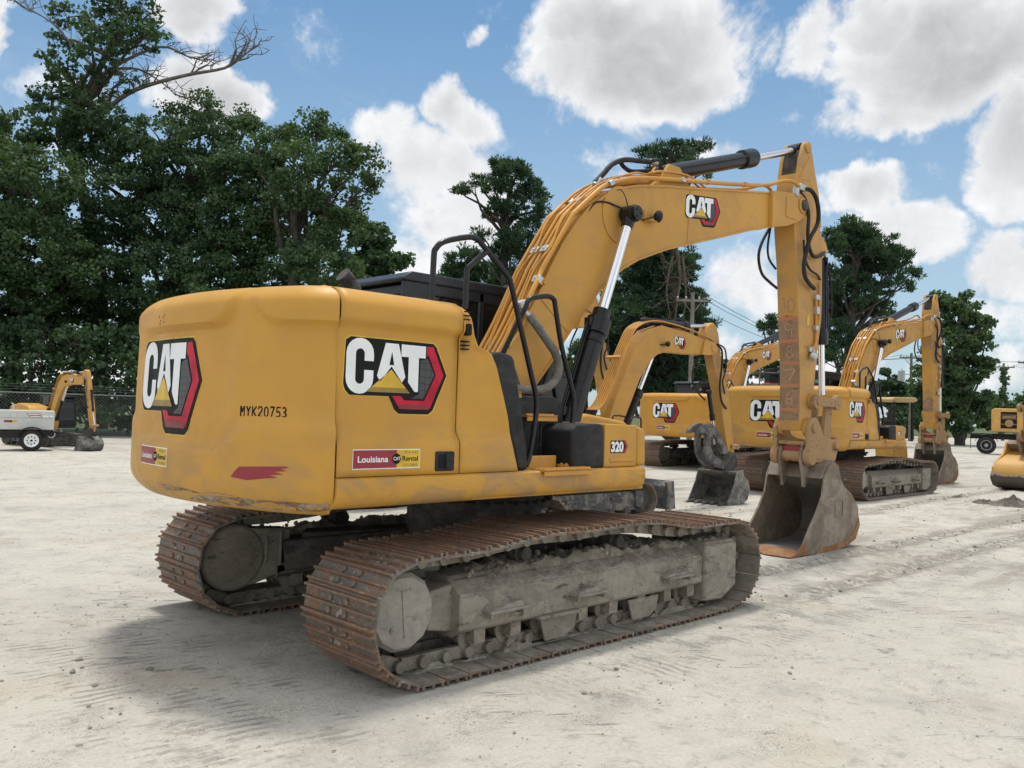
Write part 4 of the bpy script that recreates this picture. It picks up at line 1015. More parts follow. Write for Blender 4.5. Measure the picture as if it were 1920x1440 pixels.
    g = G(); g.cyl(a+d*1.31, b-d*.07, .044, n=20); g.build('piston_rod', M['chrome'], cy, smooth=60)
    # ---------------- linkage, coupler and bucket
    g = G()
    for side in (-1, 1):
        y = YC+side*.225
        g.bar((5.84, y, 1.98), (6.45, y, 1.98), .05, .12); g.cyl((5.84, y-.035, 1.98), (5.84, y+.035, 1.98), .105, n=24); g.cyl((6.45, y-.035, 1.98), (6.45, y+.035, 1.98), .105, n=24)
    g.cyl((6.45, YC-.27, 1.98), (6.45, YC+.27, 1.98), .045, n=16); g.cyl((5.84, YC-.28, 1.98), (5.84, YC+.28, 1.98), .045, n=16)
    g.build('idler_link', M['worn'], root, bevel=.008)
    g = G()
    for side in (-1, 1): g.prism([(6.38, 2.04), (6.54, 2.04), (6.50, 1.42), (6.36, 1.32), (6.26, 1.42)], YC+side*.07, YC+side*.13)
    g.box((6.42, YC, 1.62), (.10, .16, .35)); g.build('power_link', M['worn'], root, bevel=.012)
    g = G()
    for side in (-1, 1):
        y = YC+side*.235
        g.prism([(5.58, 1.62), (5.66, 1.75), (5.80, 1.77), (5.90, 1.68), (6.02, 1.52), (6.20, 1.48), (6.40, 1.46), (6.45, 1.34), (6.38, 1.18), (6.15, 1.14), (5.80, 1.16), (5.62, 1.18), (5.56, 1.28), (5.60, 1.42)], y-.03, y+.03)
        g.cyl((5.72, y, 1.62), (5.72, y+side*.065, 1.62), .062, n=20); g.cyl((6.34, y, 1.38), (6.34, y+side*.085, 1.38), .062, n=20); g.cyl((5.68, y-.05, 1.25), (5.68, y+.05, 1.25), .125, n=24)
    g.box((5.98, YC, 1.24), (.66, .42, .14)); g.cyl((5.68, YC-.23, 1.25), (5.68, YC+.23, 1.25), .075, n=20); g.box((5.66, YC, 1.42), (.10, .38, .05))
    cpl = g.build('quick_coupler', M['worn'], root, bevel=.014)
    g = G(); g.box((5.66, YC, 1.335), (.05, .27, .075)); g.build('safety_bar', M['maroon'], cpl, bevel=.008)
    prof = [(5.84, 1.13), (5.73, .98), (5.67, .74), (5.52, .53), (5.31, .31), (5.13, .09), (5.06, .012), (5.40, .0), (5.97, .0), (6.40, .03), (6.66, .11), (6.78, .28), (6.745, .54), (6.53, .73), (6.30, .84), (6.20, .94), (6.12, 1.13), (6.0, 1.18)]
    W0, W1 = YC-.40, YC+.40
    g = G(); g.prism(prof, W0-.03, W0); g.prism(prof, W1, W1+.03)
    # side cutter plates
    bk = g.build('bucket', M['bucket'], root, bevel=.006)
    g = G(); back = [(5.10, .012), (5.40, .0), (5.97, .0), (6.40, .03), (6.66, .11), (6.77, .28), (6.735, .54), (6.53, .71), (6.28, .80), (6.02, .90), (5.86, 1.02), (5.76, 1.05)]
    def shell(off):
        o_ = offs(back, off); return o_
    inn = offs(back, .03)
    ring = back+inn[::-1]
    g.prism(ring, W0, W1); g.build('bucket_shell', M['bucketin'], bk, bevel=0, smooth=45)
    g = G(); g.prism([(5.70, .96), (5.82, 1.14), (6.05, 1.20), (6.16, 1.10), (6.02, .96), (5.86, .99)], W0, W1)
    for side in (-1, 1): g.prism([(5.62, 1.04), (5.56, 1.20), (5.60, 1.36), (5.72, 1.40), (5.84, 1.30), (6.10, 1.28), (6.30, 1.44), (6.42, 1.40), (6.44, 1.20), (6.25, .86), (6.0, .98), (5.80, 1.02), (5.70, .82), (5.66, .84)], YC+side*.13, YC+side*.175)
    g.build('bucket_hinge', M['bucket'], bk, bevel=.012)
    g = G(); g.prism([(4.86, .005), (4.90, .035), (5.16, .06), (5.30, .05), (5.30, .008)], W0-.035, W1+.035)
    g.prism([(4.95, .035), (5.12, .155), (5.20, .17), (5.30, .06), (5.16, .04)], W0-.045, W0-.032)
    g.build('cutting_edge', M['lip'], bk, bevel=.006)
    g = G(); g.prism([(5.97, -.004), (6.40, .024), (6.665, .103), (6.79, .28), (6.755, .40), (6.70, .30), (6.60, .18), (6.38, .10), (5.9, .075), (5.6, .07), (5.5, -.004)], W0-.038, W0-.031); g.build('wear_plate', M['lip'], bk)
    g = G(); 
    g.bar((6.03, W0-.033, .66), (6.25, W0-.033, .66), .006, .012, Vector((0, 1, 0))); g.bar((6.03, W0-.033, .44), (6.25, W0-.033, .44), .006, .012, Vector((0, 1, 0)))
    g.bar((6.03, W0-.033, .44), (6.03, W0-.033, .66), .006, .012, Vector((0, 1, 0))); g.bar((6.25, W0-.033, .44), (6.25, W0-.033, .66), .006, .012, Vector((0, 1, 0)))
    g.build('weld_beads', M['bucket'], bk)
    return root

ex1 = make_excavator()
tag(ex1, 'nearest and largest yellow crawler excavator, MYK20753 stencilled on its counterweight', 'excavator')

# ------------------------------------------------------------------ ground
def gz(x, y):
    """gentle unevenness of the yard, with shallow ruts on the right"""
    p = Vector((x*.35, y*.35, 0)); h = .018*noise.noise(p)+.010*noise.noise(p*3.1)
    q = Vector((x*2.6, y*2.6, 1.7)); h += .0065*noise.noise(q)+.004*noise.noise(q*2.9)+.0022*noise.noise(q*7.3)
    return h
def lines(lo, hi, a, b, st, k=1.13):
    v = list(np.arange(a, b, st)); s = st; x = v[-1]
    while x < hi: s *= k; x += s; v.append(x)
    s = st; x = v[0]; f_ = []
    while x > lo: s *= k; x -= s; f_.append(x)
    return np.array(f_[::-1]+v)
gx = lines(-900, 900, -4.6, 9.0, .045, 1.10); gy = lines(-900, 900, -4.8, 5.2, .045, 1.10)
# two ruts left by a passing track, running away to the right
ra, rb = ground_at(1420, 1075), ground_at(1915, 975); ra2, rb2 = ground_at(1640, 955), ground_at(1915, 915)
RUT = []
for a, b in ((ra, rb), (ground_at(1500, 1120), ground_at(1915, 1010)), (ra2, rb2)):
    d = Vector((b.x-a.x, b.y-a.y)); RUT.append((Vector((a.x, a.y)), d.normalized(), d.length))
CLEATS = []
for (p0, p1, hw, rng) in (((1450, 1100), (1900, 1010), .42, 9), ((1300, 1180), (1800, 1075), .42, 5), ((1500, 1010), (1900, 950), .42, 12), ((200, 1230), (420, 1400), .5, 2.2), ((330, 1210), (560, 1420), .45, 1.6), ((1250, 1230), (1560, 1140), .35, 3)):
    a, b = ground_at(*p0), ground_at(*p1); d = Vector((b.x-a.x, b.y-a.y)).normalized(); CLEATS.append(((a+b)/2, d, hw, rng))
RUTA = math.atan2(RUT[0][1].y, RUT[0][1].x)
Vx, Vy = np.meshgrid(gx, gy); fx, fy = Vx.ravel(), Vy.ravel()
Zg = np.empty(len(fx))
for i in range(len(fx)):
    x, y = fx[i], fy[i]
    r = abs(x)+abs(y)
    if r > 60: Zg[i] = -.02; continue
    h = gz(x, y)
    for (a, d, L_) in RUT:
        t = (x-a.x)*d.x+(y-a.y)*d.y
        if -1 < t < L_+6:
            o_ = abs(-(x-a.x)*d.y+(y-a.y)*d.x)
            if o_ < .5: h += -.022*math.exp(-(o_/.10)**2)+.022*math.exp(-((o_-.2)/.08)**2)*(.6+.8*noise.noise(Vector((x*6, y*6, 3))))
    # keep the yard level under the tracks
    k = max(0, 1-max(0, max(abs(x)-2.3, abs(y)-1.7))/1.2) if r < 8 else 0
    h = h*(1-.75*k)-.006*k
    Zg[i] = h
me = bpy.data.meshes.new('ground'); nx_, ny_ = len(gx), len(gy)
me.vertices.add(len(fx)); me.vertices.foreach_set('co', np.c_[fx, fy, Zg].ravel())
ii = (np.arange(ny_-1)[:, None]*nx_+np.arange(nx_-1)[None, :]).ravel()
quads = np.c_[ii, ii+1, ii+nx_+1, ii+nx_].astype(np.int32)
me.loops.add(quads.size); me.loops.foreach_set('vertex_index', quads.ravel())
me.polygons.add(len(quads)); me.polygons.foreach_set('loop_start', np.arange(0, quads.size, 4, dtype=np.int32)); me.polygons.foreach_set('loop_total', np.full(len(quads), 4, dtype=np.int32))
me.update(); me.validate(); me.polygons.foreach_set('use_smooth', [True]*len(me.polygons))
def fground(t, b):
    co = objco(t); xa = YAW-math.pi/2                                   # scrape marks run across the yard
    big = t.noise(co, .22, 5, .6); mid = t.noise(co, 1.1, 7, .66, .4); sm = t.noise(co, 6.0, 8, .7, .3); fine = t.noise(co, 38, 6, .7)
    c = t.mix(t.ramp(big, .35, .65), (.575, .548, .475), (.505, .482, .42))
    c = t.mix(t.ramp(mid, .50, .66, 0, .85), c, (.42, .40, .35))
    c = t.mix(t.ramp(mid, .42, .30, 0, .6), c, (.60, .57, .49))
    c = t.mix(t.ramp(sm, .54, .66, 0, .60), c, (.29, .27, .23))
    c = t.mix(t.ramp(sm, .40, .28, 0, .65), c, (.66, .64, .575))
    tan = t.noise(t.mapping(co, loc=(7, 3, 0)), .55, 5, .6)
    c = t.mix(t.ramp(tan, .55, .72, 0, .55), c, (.47, .375, .27))
    st = t.noise(t.mapping(t.mapping(co, rot=(0, 0, -xa-.18)), scale=(.9, 9.5, 1)), 2.3, 7, .72, .15)
    stm = t.math('MULTIPLY', t.ramp(st, .58, .66), t.ramp(t.noise(co, .42, 4), .46, .62))
    c = t.mix(t.math('MULTIPLY', stm, .55), c, (.185, .175, .16))
    st2 = t.noise(t.mapping(t.mapping(co, rot=(0, 0, -xa+.35)), scale=(.7, 12, 1)), 3.0, 6, .7)
    c = t.mix(t.math('MULTIPLY', t.ramp(st2, .61, .70), .45), c, (.21, .195, .17))
    dk = t.noise(t.mapping(co, loc=(2.2, 9.1, 0)), 2.1, 9, .74, .7)
    dkm = t.math('MULTIPLY', t.ramp(dk, .60, .68), t.ramp(t.noise(t.mapping(co, loc=(5, 5, 0)), .5, 3), .48, .62))
    c = t.mix(t.math('MULTIPLY', dkm, .8), c, (.135, .135, .14))
    sp = t.new('ShaderNodeTexVoronoi'); sp.inputs['Scale'].default_value = 26; t.l.new(co, sp.inputs['Vector'])
    c = t.mix(t.math('MULTIPLY', t.ramp(sp.outputs['Distance'], .17, .10), t.ramp(t.noise(co, 3.1, 3), .5, .62)), c, (.20, .185, .16))
    sp2 = t.new('ShaderNodeTexVoronoi'); sp2.inputs['Scale'].default_value = 41; t.l.new(co, sp2.inputs['Vector'])
    c = t.mix(t.math('MULTIPLY', t.ramp(sp2.outputs['Distance'], .14, .08), t.ramp(t.noise(co, 2.3, 3), .46, .6)), c, (.74, .72, .68))
    gr1 = t.noise(co, 95, 4, .75); gmask = t.ramp(t.noise(t.mapping(co, loc=(1, 8, 0)), 1.7, 6, .7), .48, .62)
    c = t.mix(t.math('MULTIPLY', t.ramp(gr1, .50, .60), t.math('MULTIPLY', gmask, .85)), c, (.17, .16, .14))
    gr2 = t.noise(t.mapping(co, loc=(4, 2, 0)), 70, 4, .75)
    c = t.mix(t.ramp(gr2, .58, .68, 0, .5), c, (.72, .70, .62))
    for (a, d, L_) in RUT:
        sepc = t.new('ShaderNodeVectorMath', operation='SUBTRACT'); t.l.new(co, sepc.inputs[0]); sepc.inputs[1].default_value = (a.x, a.y, 0)
        al = t.vmath('DOT_PRODUCT', sepc.outputs[0], (d.x, d.y, 0)); ac = t.math('ABSOLUTE', t.vmath('DOT_PRODUCT', sepc.outputs[0], (-d.y, d.x, 0)))
        ac = t.math('ADD', ac, t.math('MULTIPLY', t.math('SUBTRACT', t.noise(co, 4.5, 6, .7), .5), .45))
        m_ = t.math('MULTIPLY', t.ramp(ac, .30, .12), t.math('MULTIPLY', t.ramp(al, -1.2, .6), .85)); m_ = t.math('MULTIPLY', m_, t.ramp(t.noise(co, 9, 5, .7), .38, .56))
        c = t.mix(m_, c, (.20, .182, .15))
    cleat = None
    for (a, d, hw, rng) in CLEATS:
        sepc = t.new('ShaderNodeVectorMath', operation='SUBTRACT'); t.l.new(co, sepc.inputs[0]); sepc.inputs[1].default_value = (a.x, a.y, 0)
        al = t.vmath('DOT_PRODUCT', sepc.outputs[0], (d.x, d.y, 0)); ac = t.math('ABSOLUTE', t.vmath('DOT_PRODUCT', sepc.outputs[0], (-d.y, d.x, 0)))
        wob = t.math('MULTIPLY', t.math('SUBTRACT', t.noise(co, 3.5, 4), .5), .12)
        w_ = t.math('SINE', t.math('MULTIPLY', t.math('ADD', al, wob), 2*math.pi/.082))
        m_ = t.math('MULTIPLY', t.ramp(w_, .25, .85), t.math('MULTIPLY', t.ramp(ac, hw+.12, hw-.05), t.ramp(t.math('ABSOLUTE', al), rng, rng*.6)))
        m_ = t.math('MULTIPLY', m_, t.ramp(t.noise(co, 2.6, 6, .7), .47, .62))
        cleat = m_ if cleat is None else t.math('MAXIMUM', cleat, m_)
    c = t.mix(t.math('MULTIPLY', cleat, .62), c, (.25, .235, .205))
    soil = t.math('MULTIPLY', t.ramp(t.noise(t.mapping(t.mapping(co, rot=(0, 0, -RUTA)), scale=(.25, 1.1, 1)), .9, 7, .7, .3), .50, .62), t.ramp(t.vmath('DOT_PRODUCT', co, (1, 0, 0)), 3.0, 6.5))
    c = t.mix(t.math('MULTIPLY', soil, .75), c, (.27, .248, .205))
    c = t.mix(t.ramp(fine, .3, .7, 0, .40), c, (.33, .31, .265))
    t.l.new(c, b.inputs['Base Color']); b.inputs['Roughness'].default_value = .95; b.inputs['Specular IOR Level'].default_value = .15
    h = t.math('ADD', t.math('MULTIPLY', sm, .9), t.math('MULTIPLY', fine, .25)); h = t.math('SUBTRACT', h, t.math('MULTIPLY', stm, .35)); h = t.math('ADD', h, t.math('MULTIPLY', dkm, .3)); h = t.math('SUBTRACT', h, t.math('MULTIPLY', cleat, .5))
    bump(t, b, h, .030, 1.0)
M['ground'] = mat('packed_limestone_yard', fground)
me.materials.append(M['ground'])
gr = bpy.data.objects.new('ground', me); COL.objects.link(gr); tag(gr, kind='structure')

# loose stones and clods of mud
def scatter(name, spots, m, seed):
    rr = random.Random(seed); base = [(0, 0, 1), (.89, 0, .3), (.28, .85, .3), (-.72, .53, .3), (-.72, -.53, .3), (.28, -.85, .3), (.6, .4, -.5), (-.3, .7, -.5), (-.7, -.1, -.5), (0, -.75, -.5), (.6, -.5, -.5)]
    F = [(0, 1, 2), (0, 2, 3), (0, 3, 4), (0, 4, 5), (0, 5, 1), (1, 6, 2), (2, 6, 7), (2, 7, 3), (3, 7, 8), (3, 8, 4), (4, 8, 9), (4, 9, 5), (5, 9, 10), (5, 10, 1), (1, 10, 6)]
    g = G()
    for (x, y, r) in spots:
        a = rr.uniform(0, 6.28); ca, sa = math.cos(a), math.sin(a); kx, ky, kz = rr.uniform(.7, 1.5), rr.uniform(.6, 1.1), rr.uniform(.35, .8); z = gz(x, y) if abs(x)+abs(y) < 60 else 0
        vs = []
        for p in base:
            q = [p[i]*rr.uniform(.75, 1.25) for i in range(3)]; X_, Y_ = q[0]*kx*r, q[1]*ky*r
            vs.append((x+X_*ca-Y_*sa, y+X_*sa+Y_*ca, z+q[2]*kz*r+kz*r*.25))
        g.add(vs, F)
    o = g.build(name, m, smooth=0); return tag(o, kind='stuff')
rr = random.Random(99); sp_ = []
for _ in range(4200):
    dx = rr.uniform(0, 1)**1.6*22+1.5; px = rr.uniform(-60, 1980); p = CAM+(CF*1+CR*((px-960)/FPX))*dx
    if -2.3 < p.x < 2.3 and -1.7 < p.y < 1.7: continue
    sp_.append((p.x, p.y, min(.026, .003+.007*rr.random()**4+.0005*dx)))
scatter('gravel', sp_, flat('gravel_stone', (.42, .395, .34), .95, var=.35, scale=3), 3)
sp_ = []
for (a, d, L_) in RUT:
    for _ in range(210):
        t = rr.uniform(-.3, L_+8); o_ = rr.choice((-1, 1))*rr.gauss(.16, .07); sp_.append((a.x+d.x*t-d.y*o_, a.y+d.y*t+d.x*o_, 0.006+.024*rr.random()**2.5))
for (px, py, n, s_) in ((1250, 955, 90, .8), (1340, 960, 60, .6), (1650, 1030, 60, 1.0), (1800, 950, 120, 1.6), (1700, 1010, 60, .8), (1380, 1135, 25, .3), (60, 1300, 22, .35), (100, 1340, 12, .3), (1560, 900, 80, 1.5), (1240, 1240, 16, .5)):
    c = ground_at(px, py)
    for _ in range(n): sp_.append((c.x+rr.gauss(0, s_), c.y+rr.gauss(0, s_), 0.005+.020*rr.random()**2.5))
scatter('mud_clods', [q for q in sp_ if not (-2.35 < q[0] < 2.35 and -1.75 < q[1] < 1.75)], flat('dark_clod', (.20, .18, .15), 1.0, var=.4, scale=2), 5)
def mud_lump(px, py, r, label, seed):
    c = ground_at(px, py); g = G(); n = 22
    def fn(u, v):
        a = u*2*math.pi; e = v; q = Vector((math.cos(a)*e*2+seed, math.sin(a)*e*2, seed)); rad = r*e*(1+.35*noise.noise(Vector((math.cos(a)*1.5, math.sin(a)*1.5, seed))))
        h = r*.27*(1-e*e)*(.65+.9*abs(noise.noise(q*1.7))+.5*noise.noise(q*4))
        return (math.cos(a)*rad, math.sin(a)*rad*.75, h-.01)
    g.grid(fn, 40, 16); o = g.build('mud_heap', M['heap'], smooth=20, loc=(c.x, c.y, 0)); return tag(o, label, 'mud', 'mud heaps pushed up on the yard')
M['heap'] = grime('wet_dark_mud', (.115, .10, .082), (.20, .18, .15), (.28, .25, .21), 4, .95, bmp=.03)
mud_lump(1895, 948, .62, 'widest lumpy dark mud heap on the ground at the right edge', 3.3)
mud_lump(1845, 944, .36, 'medium dark mud heap just left of the widest heap', 6.1)
mud_lump(1797, 933, .22, 'small dark mud heap, farthest left in the row of heaps', 8.1)

def fyb(t, b):
    co = objco(t); sp = t.new('ShaderNodeSeparateXYZ'); t.l.new(co, sp.inputs[0])
    h = t.math('ADD', sp.outputs[2], t.math('MULTIPLY', t.math('SUBTRACT', t.noise(co, 5, 6, .7), .5), .28))
    worn = t.ramp(h, .34, .36, 1, 0); edge = t.math('SUBTRACT', t.ramp(h, .37, .39, 1, 0), worn)
    y = t.mix(t.ramp(t.noise(co, 2, 6, .7), .35, .7), (.60, .34, .085), (.50, .29, .09)); y = t.mix(t.ramp(t.noise(t.mapping(co, scale=(6, 6, 1)), 2, 6, .7), .58, .66), y, (.26, .15, .06))
    c = t.mix(worn, y, (.075, .06, .05)); c = t.mix(edge, c, (.38, .34, .28)); t.l.new(c, b.inputs['Base Color']); b.inputs['Roughness'].default_value = .5
M['ybucket'] = mat('yellow_bucket_worn_below', fyb)
# ------------------------------------------------------------------ further big excavators (same model)
SK = ('serial_number', 'scrape_marks', 'bolt_holes', 'depth_marks', 'worn_patch', 'mud_crust')
def worn_set(tagn, off, dirt, k):
    b = tuple(x*y for x, y in zip((0.54, 0.278, 0.042), k)); P = lambda n, **kw: paint(tagn+n, base=b, off=off, **kw)
    bd = P('body', dirt=dirt, lowz=(1.25, 1.9)); cw_ = P('counterweight', dirt=dirt, lowz=(1.15, 2.0)); bm = P('boom', dirt=dirt*.7); sk = P('stick', dirt=dirt)
    return {'counterweight': cw_, 'access_door': bd, 'front_side_panel': bd, 'tool_box': bd, 'side_skirt': P('skirt', dirt=.9), 'boom': bm, 'boom_flanges': bm, 'stick': sk, 'stick_plates': sk}
exB = copy_tree(ex1, skip=SK, remat=worn_set('second_machine_', (4.1, 2.3, 1.7), .75, (1.0, 1.03, 1.25))); exB.location = (15.3, 3.85, 0); exB.rotation_euler.z = R_(-.2)
tag(exB, 'parked crawler excavator behind the nearest bucket, with 9 and 8 sprayed on its stick', 'excavator')
exA = copy_tree(ex1, skip=SK, remat=worn_set('third_machine_', (9.3, 5.1, 3.2), .45, (1.02, .98, .9))); exA.location = (20.55, 10.7, -.03); exA.rotation_euler.z = R_(1.6)
tag(exA, 'yellow crawler excavator whose rear shows behind the small bucket with the grapple thumb', 'excavator')
exD = copy_tree(ex1, skip=SK, remat={'bucket': M['ybucket'], 'bucket_shell': M['ybucket'], 'cutting_edge': M['under'], 'wear_plate': M['under']})
tag(exD, 'mostly unseen excavator at the right edge whose yellow bucket is worn dark underneath', 'excavator')
exD.scale = (1.12,)*3; yD = R_(170); bD = ground_at(1922, 923)
exD.rotation_euler.z = yD; exD.location = (bD.x-6.75*1.12*math.cos(yD), bD.y-6.75*1.12*math.sin(yD), 0)
for o in kids(exD):
    if o.name.startswith('bucket') and not o.name.startswith('bucket_'): o.scale.y = 1.6
for o in (ex1, exB, exA, exD): o['group'] = 'large yellow crawler excavators parked in the yard'
for o_, ky, dy in ((exB, 1.115, .158), (exA, 1.05, .07)):
    for c_ in kids(o_):
        if c_.name.startswith('counterweight'): c_.scale.y = ky; c_.location.y = dy
# marks on the second machine's stick
def rearB(u, v, lift):
    T = [(1.70, 5.545), (2.35, 5.54), (3.05, 5.46), (3.75, 5.39)]
    for i in range(3):
        if T[i][0] <= v <= T[i+1][0]: t = (v-T[i][0])/(T[i+1][0]-T[i][0]); x = T[i][1]+(T[i+1][1]-T[i][1])*t; break
    return (x-lift, YC-u, v)
stB = [c for c in kids(exB) if c.name.startswith('stick') and not c.name.startswith('stick_')][0]
decal('worn_patch', [([[(-.14, 2.08), (.14, 2.05), (.14, 2.42), (.05, 2.50), (-.05, 2.46), (-.14, 2.36)]], 'stickmud', .002)], rearB, stB)
decal('depth_marks', [(spray('9', 0, 2.65, 1.0, rr)+spray('8', 0, 2.32, 1.0, rr)+[[(-.11, 2.81), (.12, 2.80), (.12, 2.83), (-.11, 2.84)]], 'pink_spray', .0042)], rearB, stB)

# ------------------------------------------------------------------ compact excavators
M['minifr'] = grime('blue_grey_muddy_frame', (.085, .09, .095), (.24, .225, .195), (.16, .155, .145), 5, .8, bmp=.008, thr=(.47, .60))
def make_mini(thumb=True, uc=0.0, name='compact_excavator'):
    root = empty(name); y0 = -.15
    cu, su = math.cos(uc), math.sin(uc)
    def turn(o):
        o.rotation_euler.z = uc; o.location = (.25*(1-cu), -.25*su, 0); return o
    path = [(-.85, .03), (1.3, .03), (1.6, .09), (1.74, .22), (1.75, .34), (1.66, .50), (1.50, .585), (.9, .60), (.2, .60), (-.5, .60), (-.95, .59), (-1.14, .50), (-1.22, .34), (-1.17, .16), (-1.05, .07)]
    for side in (-1, 1):
        yc = side*.83
        b, l = shoe_belt(path, .135, yc, .44, gr=.02, bolts=False); turn(b.build('crawler_track', [M['track'], M['trackin'], M['trackin'], M['track2']], root, smooth=30))
        g = G(); g.prism([(-.85, .20), (1.25, .16), (1.25, .42), (1.1, .47), (-.80, .47)], yc-.14, yc+.14); g.box((.75, yc-side*-.15, .37), (.30, .05, .05)); g.box((-.3, yc+side*.15, .37), (.35, .05, .05))
        g.prism([(1.22, .22), (1.42, .18), (1.42, .46), (1.22, .50)], yc-.18, yc+.18)
        fr = turn(g.build('track_frame', M['minifr'], root, bevel=.01))
        for x in (-.6, -.2, .2, .6, 1.0):
            g = G(); g.cyl((x, yc-.19, .13), (x, yc+.19, .13), .075, n=16); g.build('track_roller', M['under'], fr)
        g = G(); g.cyl((-.90, yc-.17, .32), (-.90, yc+.19, .32), .22, n=24); turn(g.build('drive_sprocket', M['under'], root))
        g = G(); g.cyl((1.40, yc-.13, .32), (1.40, yc+.13, .32), .22, n=24); turn(g.build('front_idler', M['under'], root))
    g = G(); g.box((.25, 0, .45), (1.1, 1.4, .25)); g.cyl((.25, 0, .5), (.25, 0, .80), .42, n=30); turn(g.build('carbody', M['under'], root, bevel=.02))
    g = G(); g.prism([(1.98, .13), (1.93, .30), (1.98, .52), (2.10, .62), (2.13, .60), (2.03, .50), (2.02, .28), (2.10, .12)], -1.1, 1.1); g.prism([(1.95, .13), (1.93, .6), (2.12, .62), (2.18, .14)], -1.12, -1.06); g.prism([(1.95, .13), (1.93, .6), (2.12, .62), (2.18, .14)], 1.06, 1.12)
    for s in (-1, 1): g.bar((.9, s*.35, .40), (1.98, s*.42, .32), .12, .14)
    turn(g.build('dozer_blade', M['minifr'], root, bevel=.008))
    g = G(); g.prism([(-1.0, .80), (-1.15, 1.0), (-1.12, 1.45), (-.95, 1.62), (-.1, 1.72), (.85, 1.61), (1.02, 1.45), (1.05, .85)], -1.05, -.10)
    g.prism([(-1.0, .80), (-1.15, 1.0), (-1.12, 1.40), (-.95, 1.52), (-.30, 1.52), (-.30, .80)], -.10, 1.05); g.box((-.1, .0, .84), (2.2, 2.05, .12))
    hs = g.build('house', M['body'], root, bevel=.05, seg=3)
    g = G(); g.box((1.25, -.65, .84), (.35, .55, .08)); g.prism([(1.05, .85), (1.65, .80), (1.75, 1.2), (1.70, 1.55), (1.30, 1.60), (1.05, 1.3)], y0-.16, y0+.16); g.build('boom_bracket', M['body'], root, bevel=.02)
    g = G(); g.tube([(1.05, -.98, 1.60), (1.10, -.98, 1.68), (1.30, -.98, 1.68), (1.34, -.98, 1.60), (1.34, -.98, 1.3)], .014, 8, 2); g.tube([(.70, -.9, 1.64), (.72, -.9, 1.70), (1.0, -.9, 1.69), (1.02, -.9, 1.62)], .014, 8, 2); g.build('handrail', M['black'], root)
    # cab
    ya, yb = .08, 1.0; g = G(); g.prism([(-.35, .88), (-.35, 1.45), (1.28, 1.25), (1.30, .88)], ya, yb)
    for y in (ya, yb-.05):
        g.prism([(-.35, 1.3), (-.40, 2.3), (-.30, 2.36), (-.24, 1.3)], y, y+.05); g.prism([(1.22, 1.2), (1.10, 2.1), (.95, 2.32), (1.02, 2.36), (1.19, 2.12), (1.31, 1.2)], y, y+.05); g.prism([(.42, 1.2), (.40, 2.35), (.47, 2.35), (.49, 1.2)], y, y+.05)
    cb_ = g.build('cab', M['dusty_black'], root, bevel=.012)
    g = G(); g.prism([(-.45, 2.34), (-.40, 2.42), (.8, 2.42), (1.12, 2.36), (1.14, 2.32), (-.44, 2.32)], ya-.03, yb+.03); g.build('roof', M['blackpaint'], cb_, bevel=.02)
    for y in (ya+.02, yb-.03):
        g = G(); g.prism([(-.32, 1.42), (1.22, 1.24), (1.08, 2.1), (.96, 2.32), (-.34, 2.32)], y, y+.007); g.build('window', M['glass'], cb_)
    g = G(); g.prism([(1.275, 1.22), (1.16, 2.1), (1.0, 2.34), (.99, 2.33), (1.15, 2.09), (1.265, 1.22)], ya+.05, yb-.05); g.build('windscreen', M['glass'], cb_)
    g = G(); g.prism([(.0, 1.4), (-.15, 2.0), (-.05, 2.03), (.10, 1.52), (.45, 1.50), (.45, 1.38)], ya+.2, yb-.2); g.build('operator_seat', M['black'], cb_, bevel=.03)
    # boom, stick
    top = [(1.38, 1.62), (1.50, 1.90), (1.90, 2.64), (2.10, 3.00), (2.38, 3.26), (2.84, 3.39), (3.65, 3.32), (4.36, 3.22)]
    bot = [(4.30, 2.95), (3.85, 2.92), (2.99, 2.91), (2.72, 2.84), (2.50, 2.70), (2.22, 2.38), (1.75, 1.55), (1.60, 1.35), (1.35, 1.38)]
    g = G(); g.prism(top+bot, y0-.115, y0+.115); bo = g.build('boom', M['boom'], root, bevel=.010)
    g = G()
    for s in (-1, 1): g.prism([(4.2, 3.22), (4.5, 3.20), (4.66, 3.10), (4.62, 2.98), (4.3, 2.93), (4.1, 2.94)], y0+s*.115, y0+s*.165); g.cyl((4.50, y0+s*.12, 3.08), (4.50, y0+s*.18, 3.08), .09, n=18)
    g.build('nose_plates', M['boom'], bo, bevel=.006)
    logo(lambda u, v, l: (3.22+u*.215+.01*v, y0-.1165-l, 3.02+v*.20-u*.012), bo, detail=False)
    g = G(); g.lathe((2.90, y0-.17, 3.05), (.93, -.2, 0), [(0, .03), (.03, .055), (.05, .055)], 14); g.box((2.84, y0-.14, 3.03), (.12, .06, .02)); g.build('work_light', M['black'], bo)
    for k in range(6):
        y = y0-.11+.044*k; g = G(); P_ = [(1.28, 1.95), (1.68, 2.64), (1.98, 3.14), (2.12, 3.28)]
        q = [(1.05, y, 1.78)]+[(p[0]+.0, y, p[1]+.02) for p in P_]+[(2.42, y, 3.42), (2.9, y0-.10+.03*k, 3.46)]
        if k in (0, 5): q += [(3.65, y, 3.40), (4.30, y, 3.30), (4.55, y-.02 if k == 0 else y, 3.22)]
        g.tube(q, .014, 8, 3); g.build('hydraulic_pipe', M['pipe'], bo, smooth=60)
        g = G(); g.tube([(1.05, y, 1.78), (.98, y+.02, 1.62), (.86, y+.03*(k-2), 1.50)], .020, 8, 3); g.build('hydraulic_hose', M['rubber'], bo, smooth=60)
    g = G(); g.box((1.60, y0, 2.72), (.05, .30, .05), Matrix.Rotation(-.6, 3, 'Y')); g.build('pipe_bracket', M['pipe'], bo)
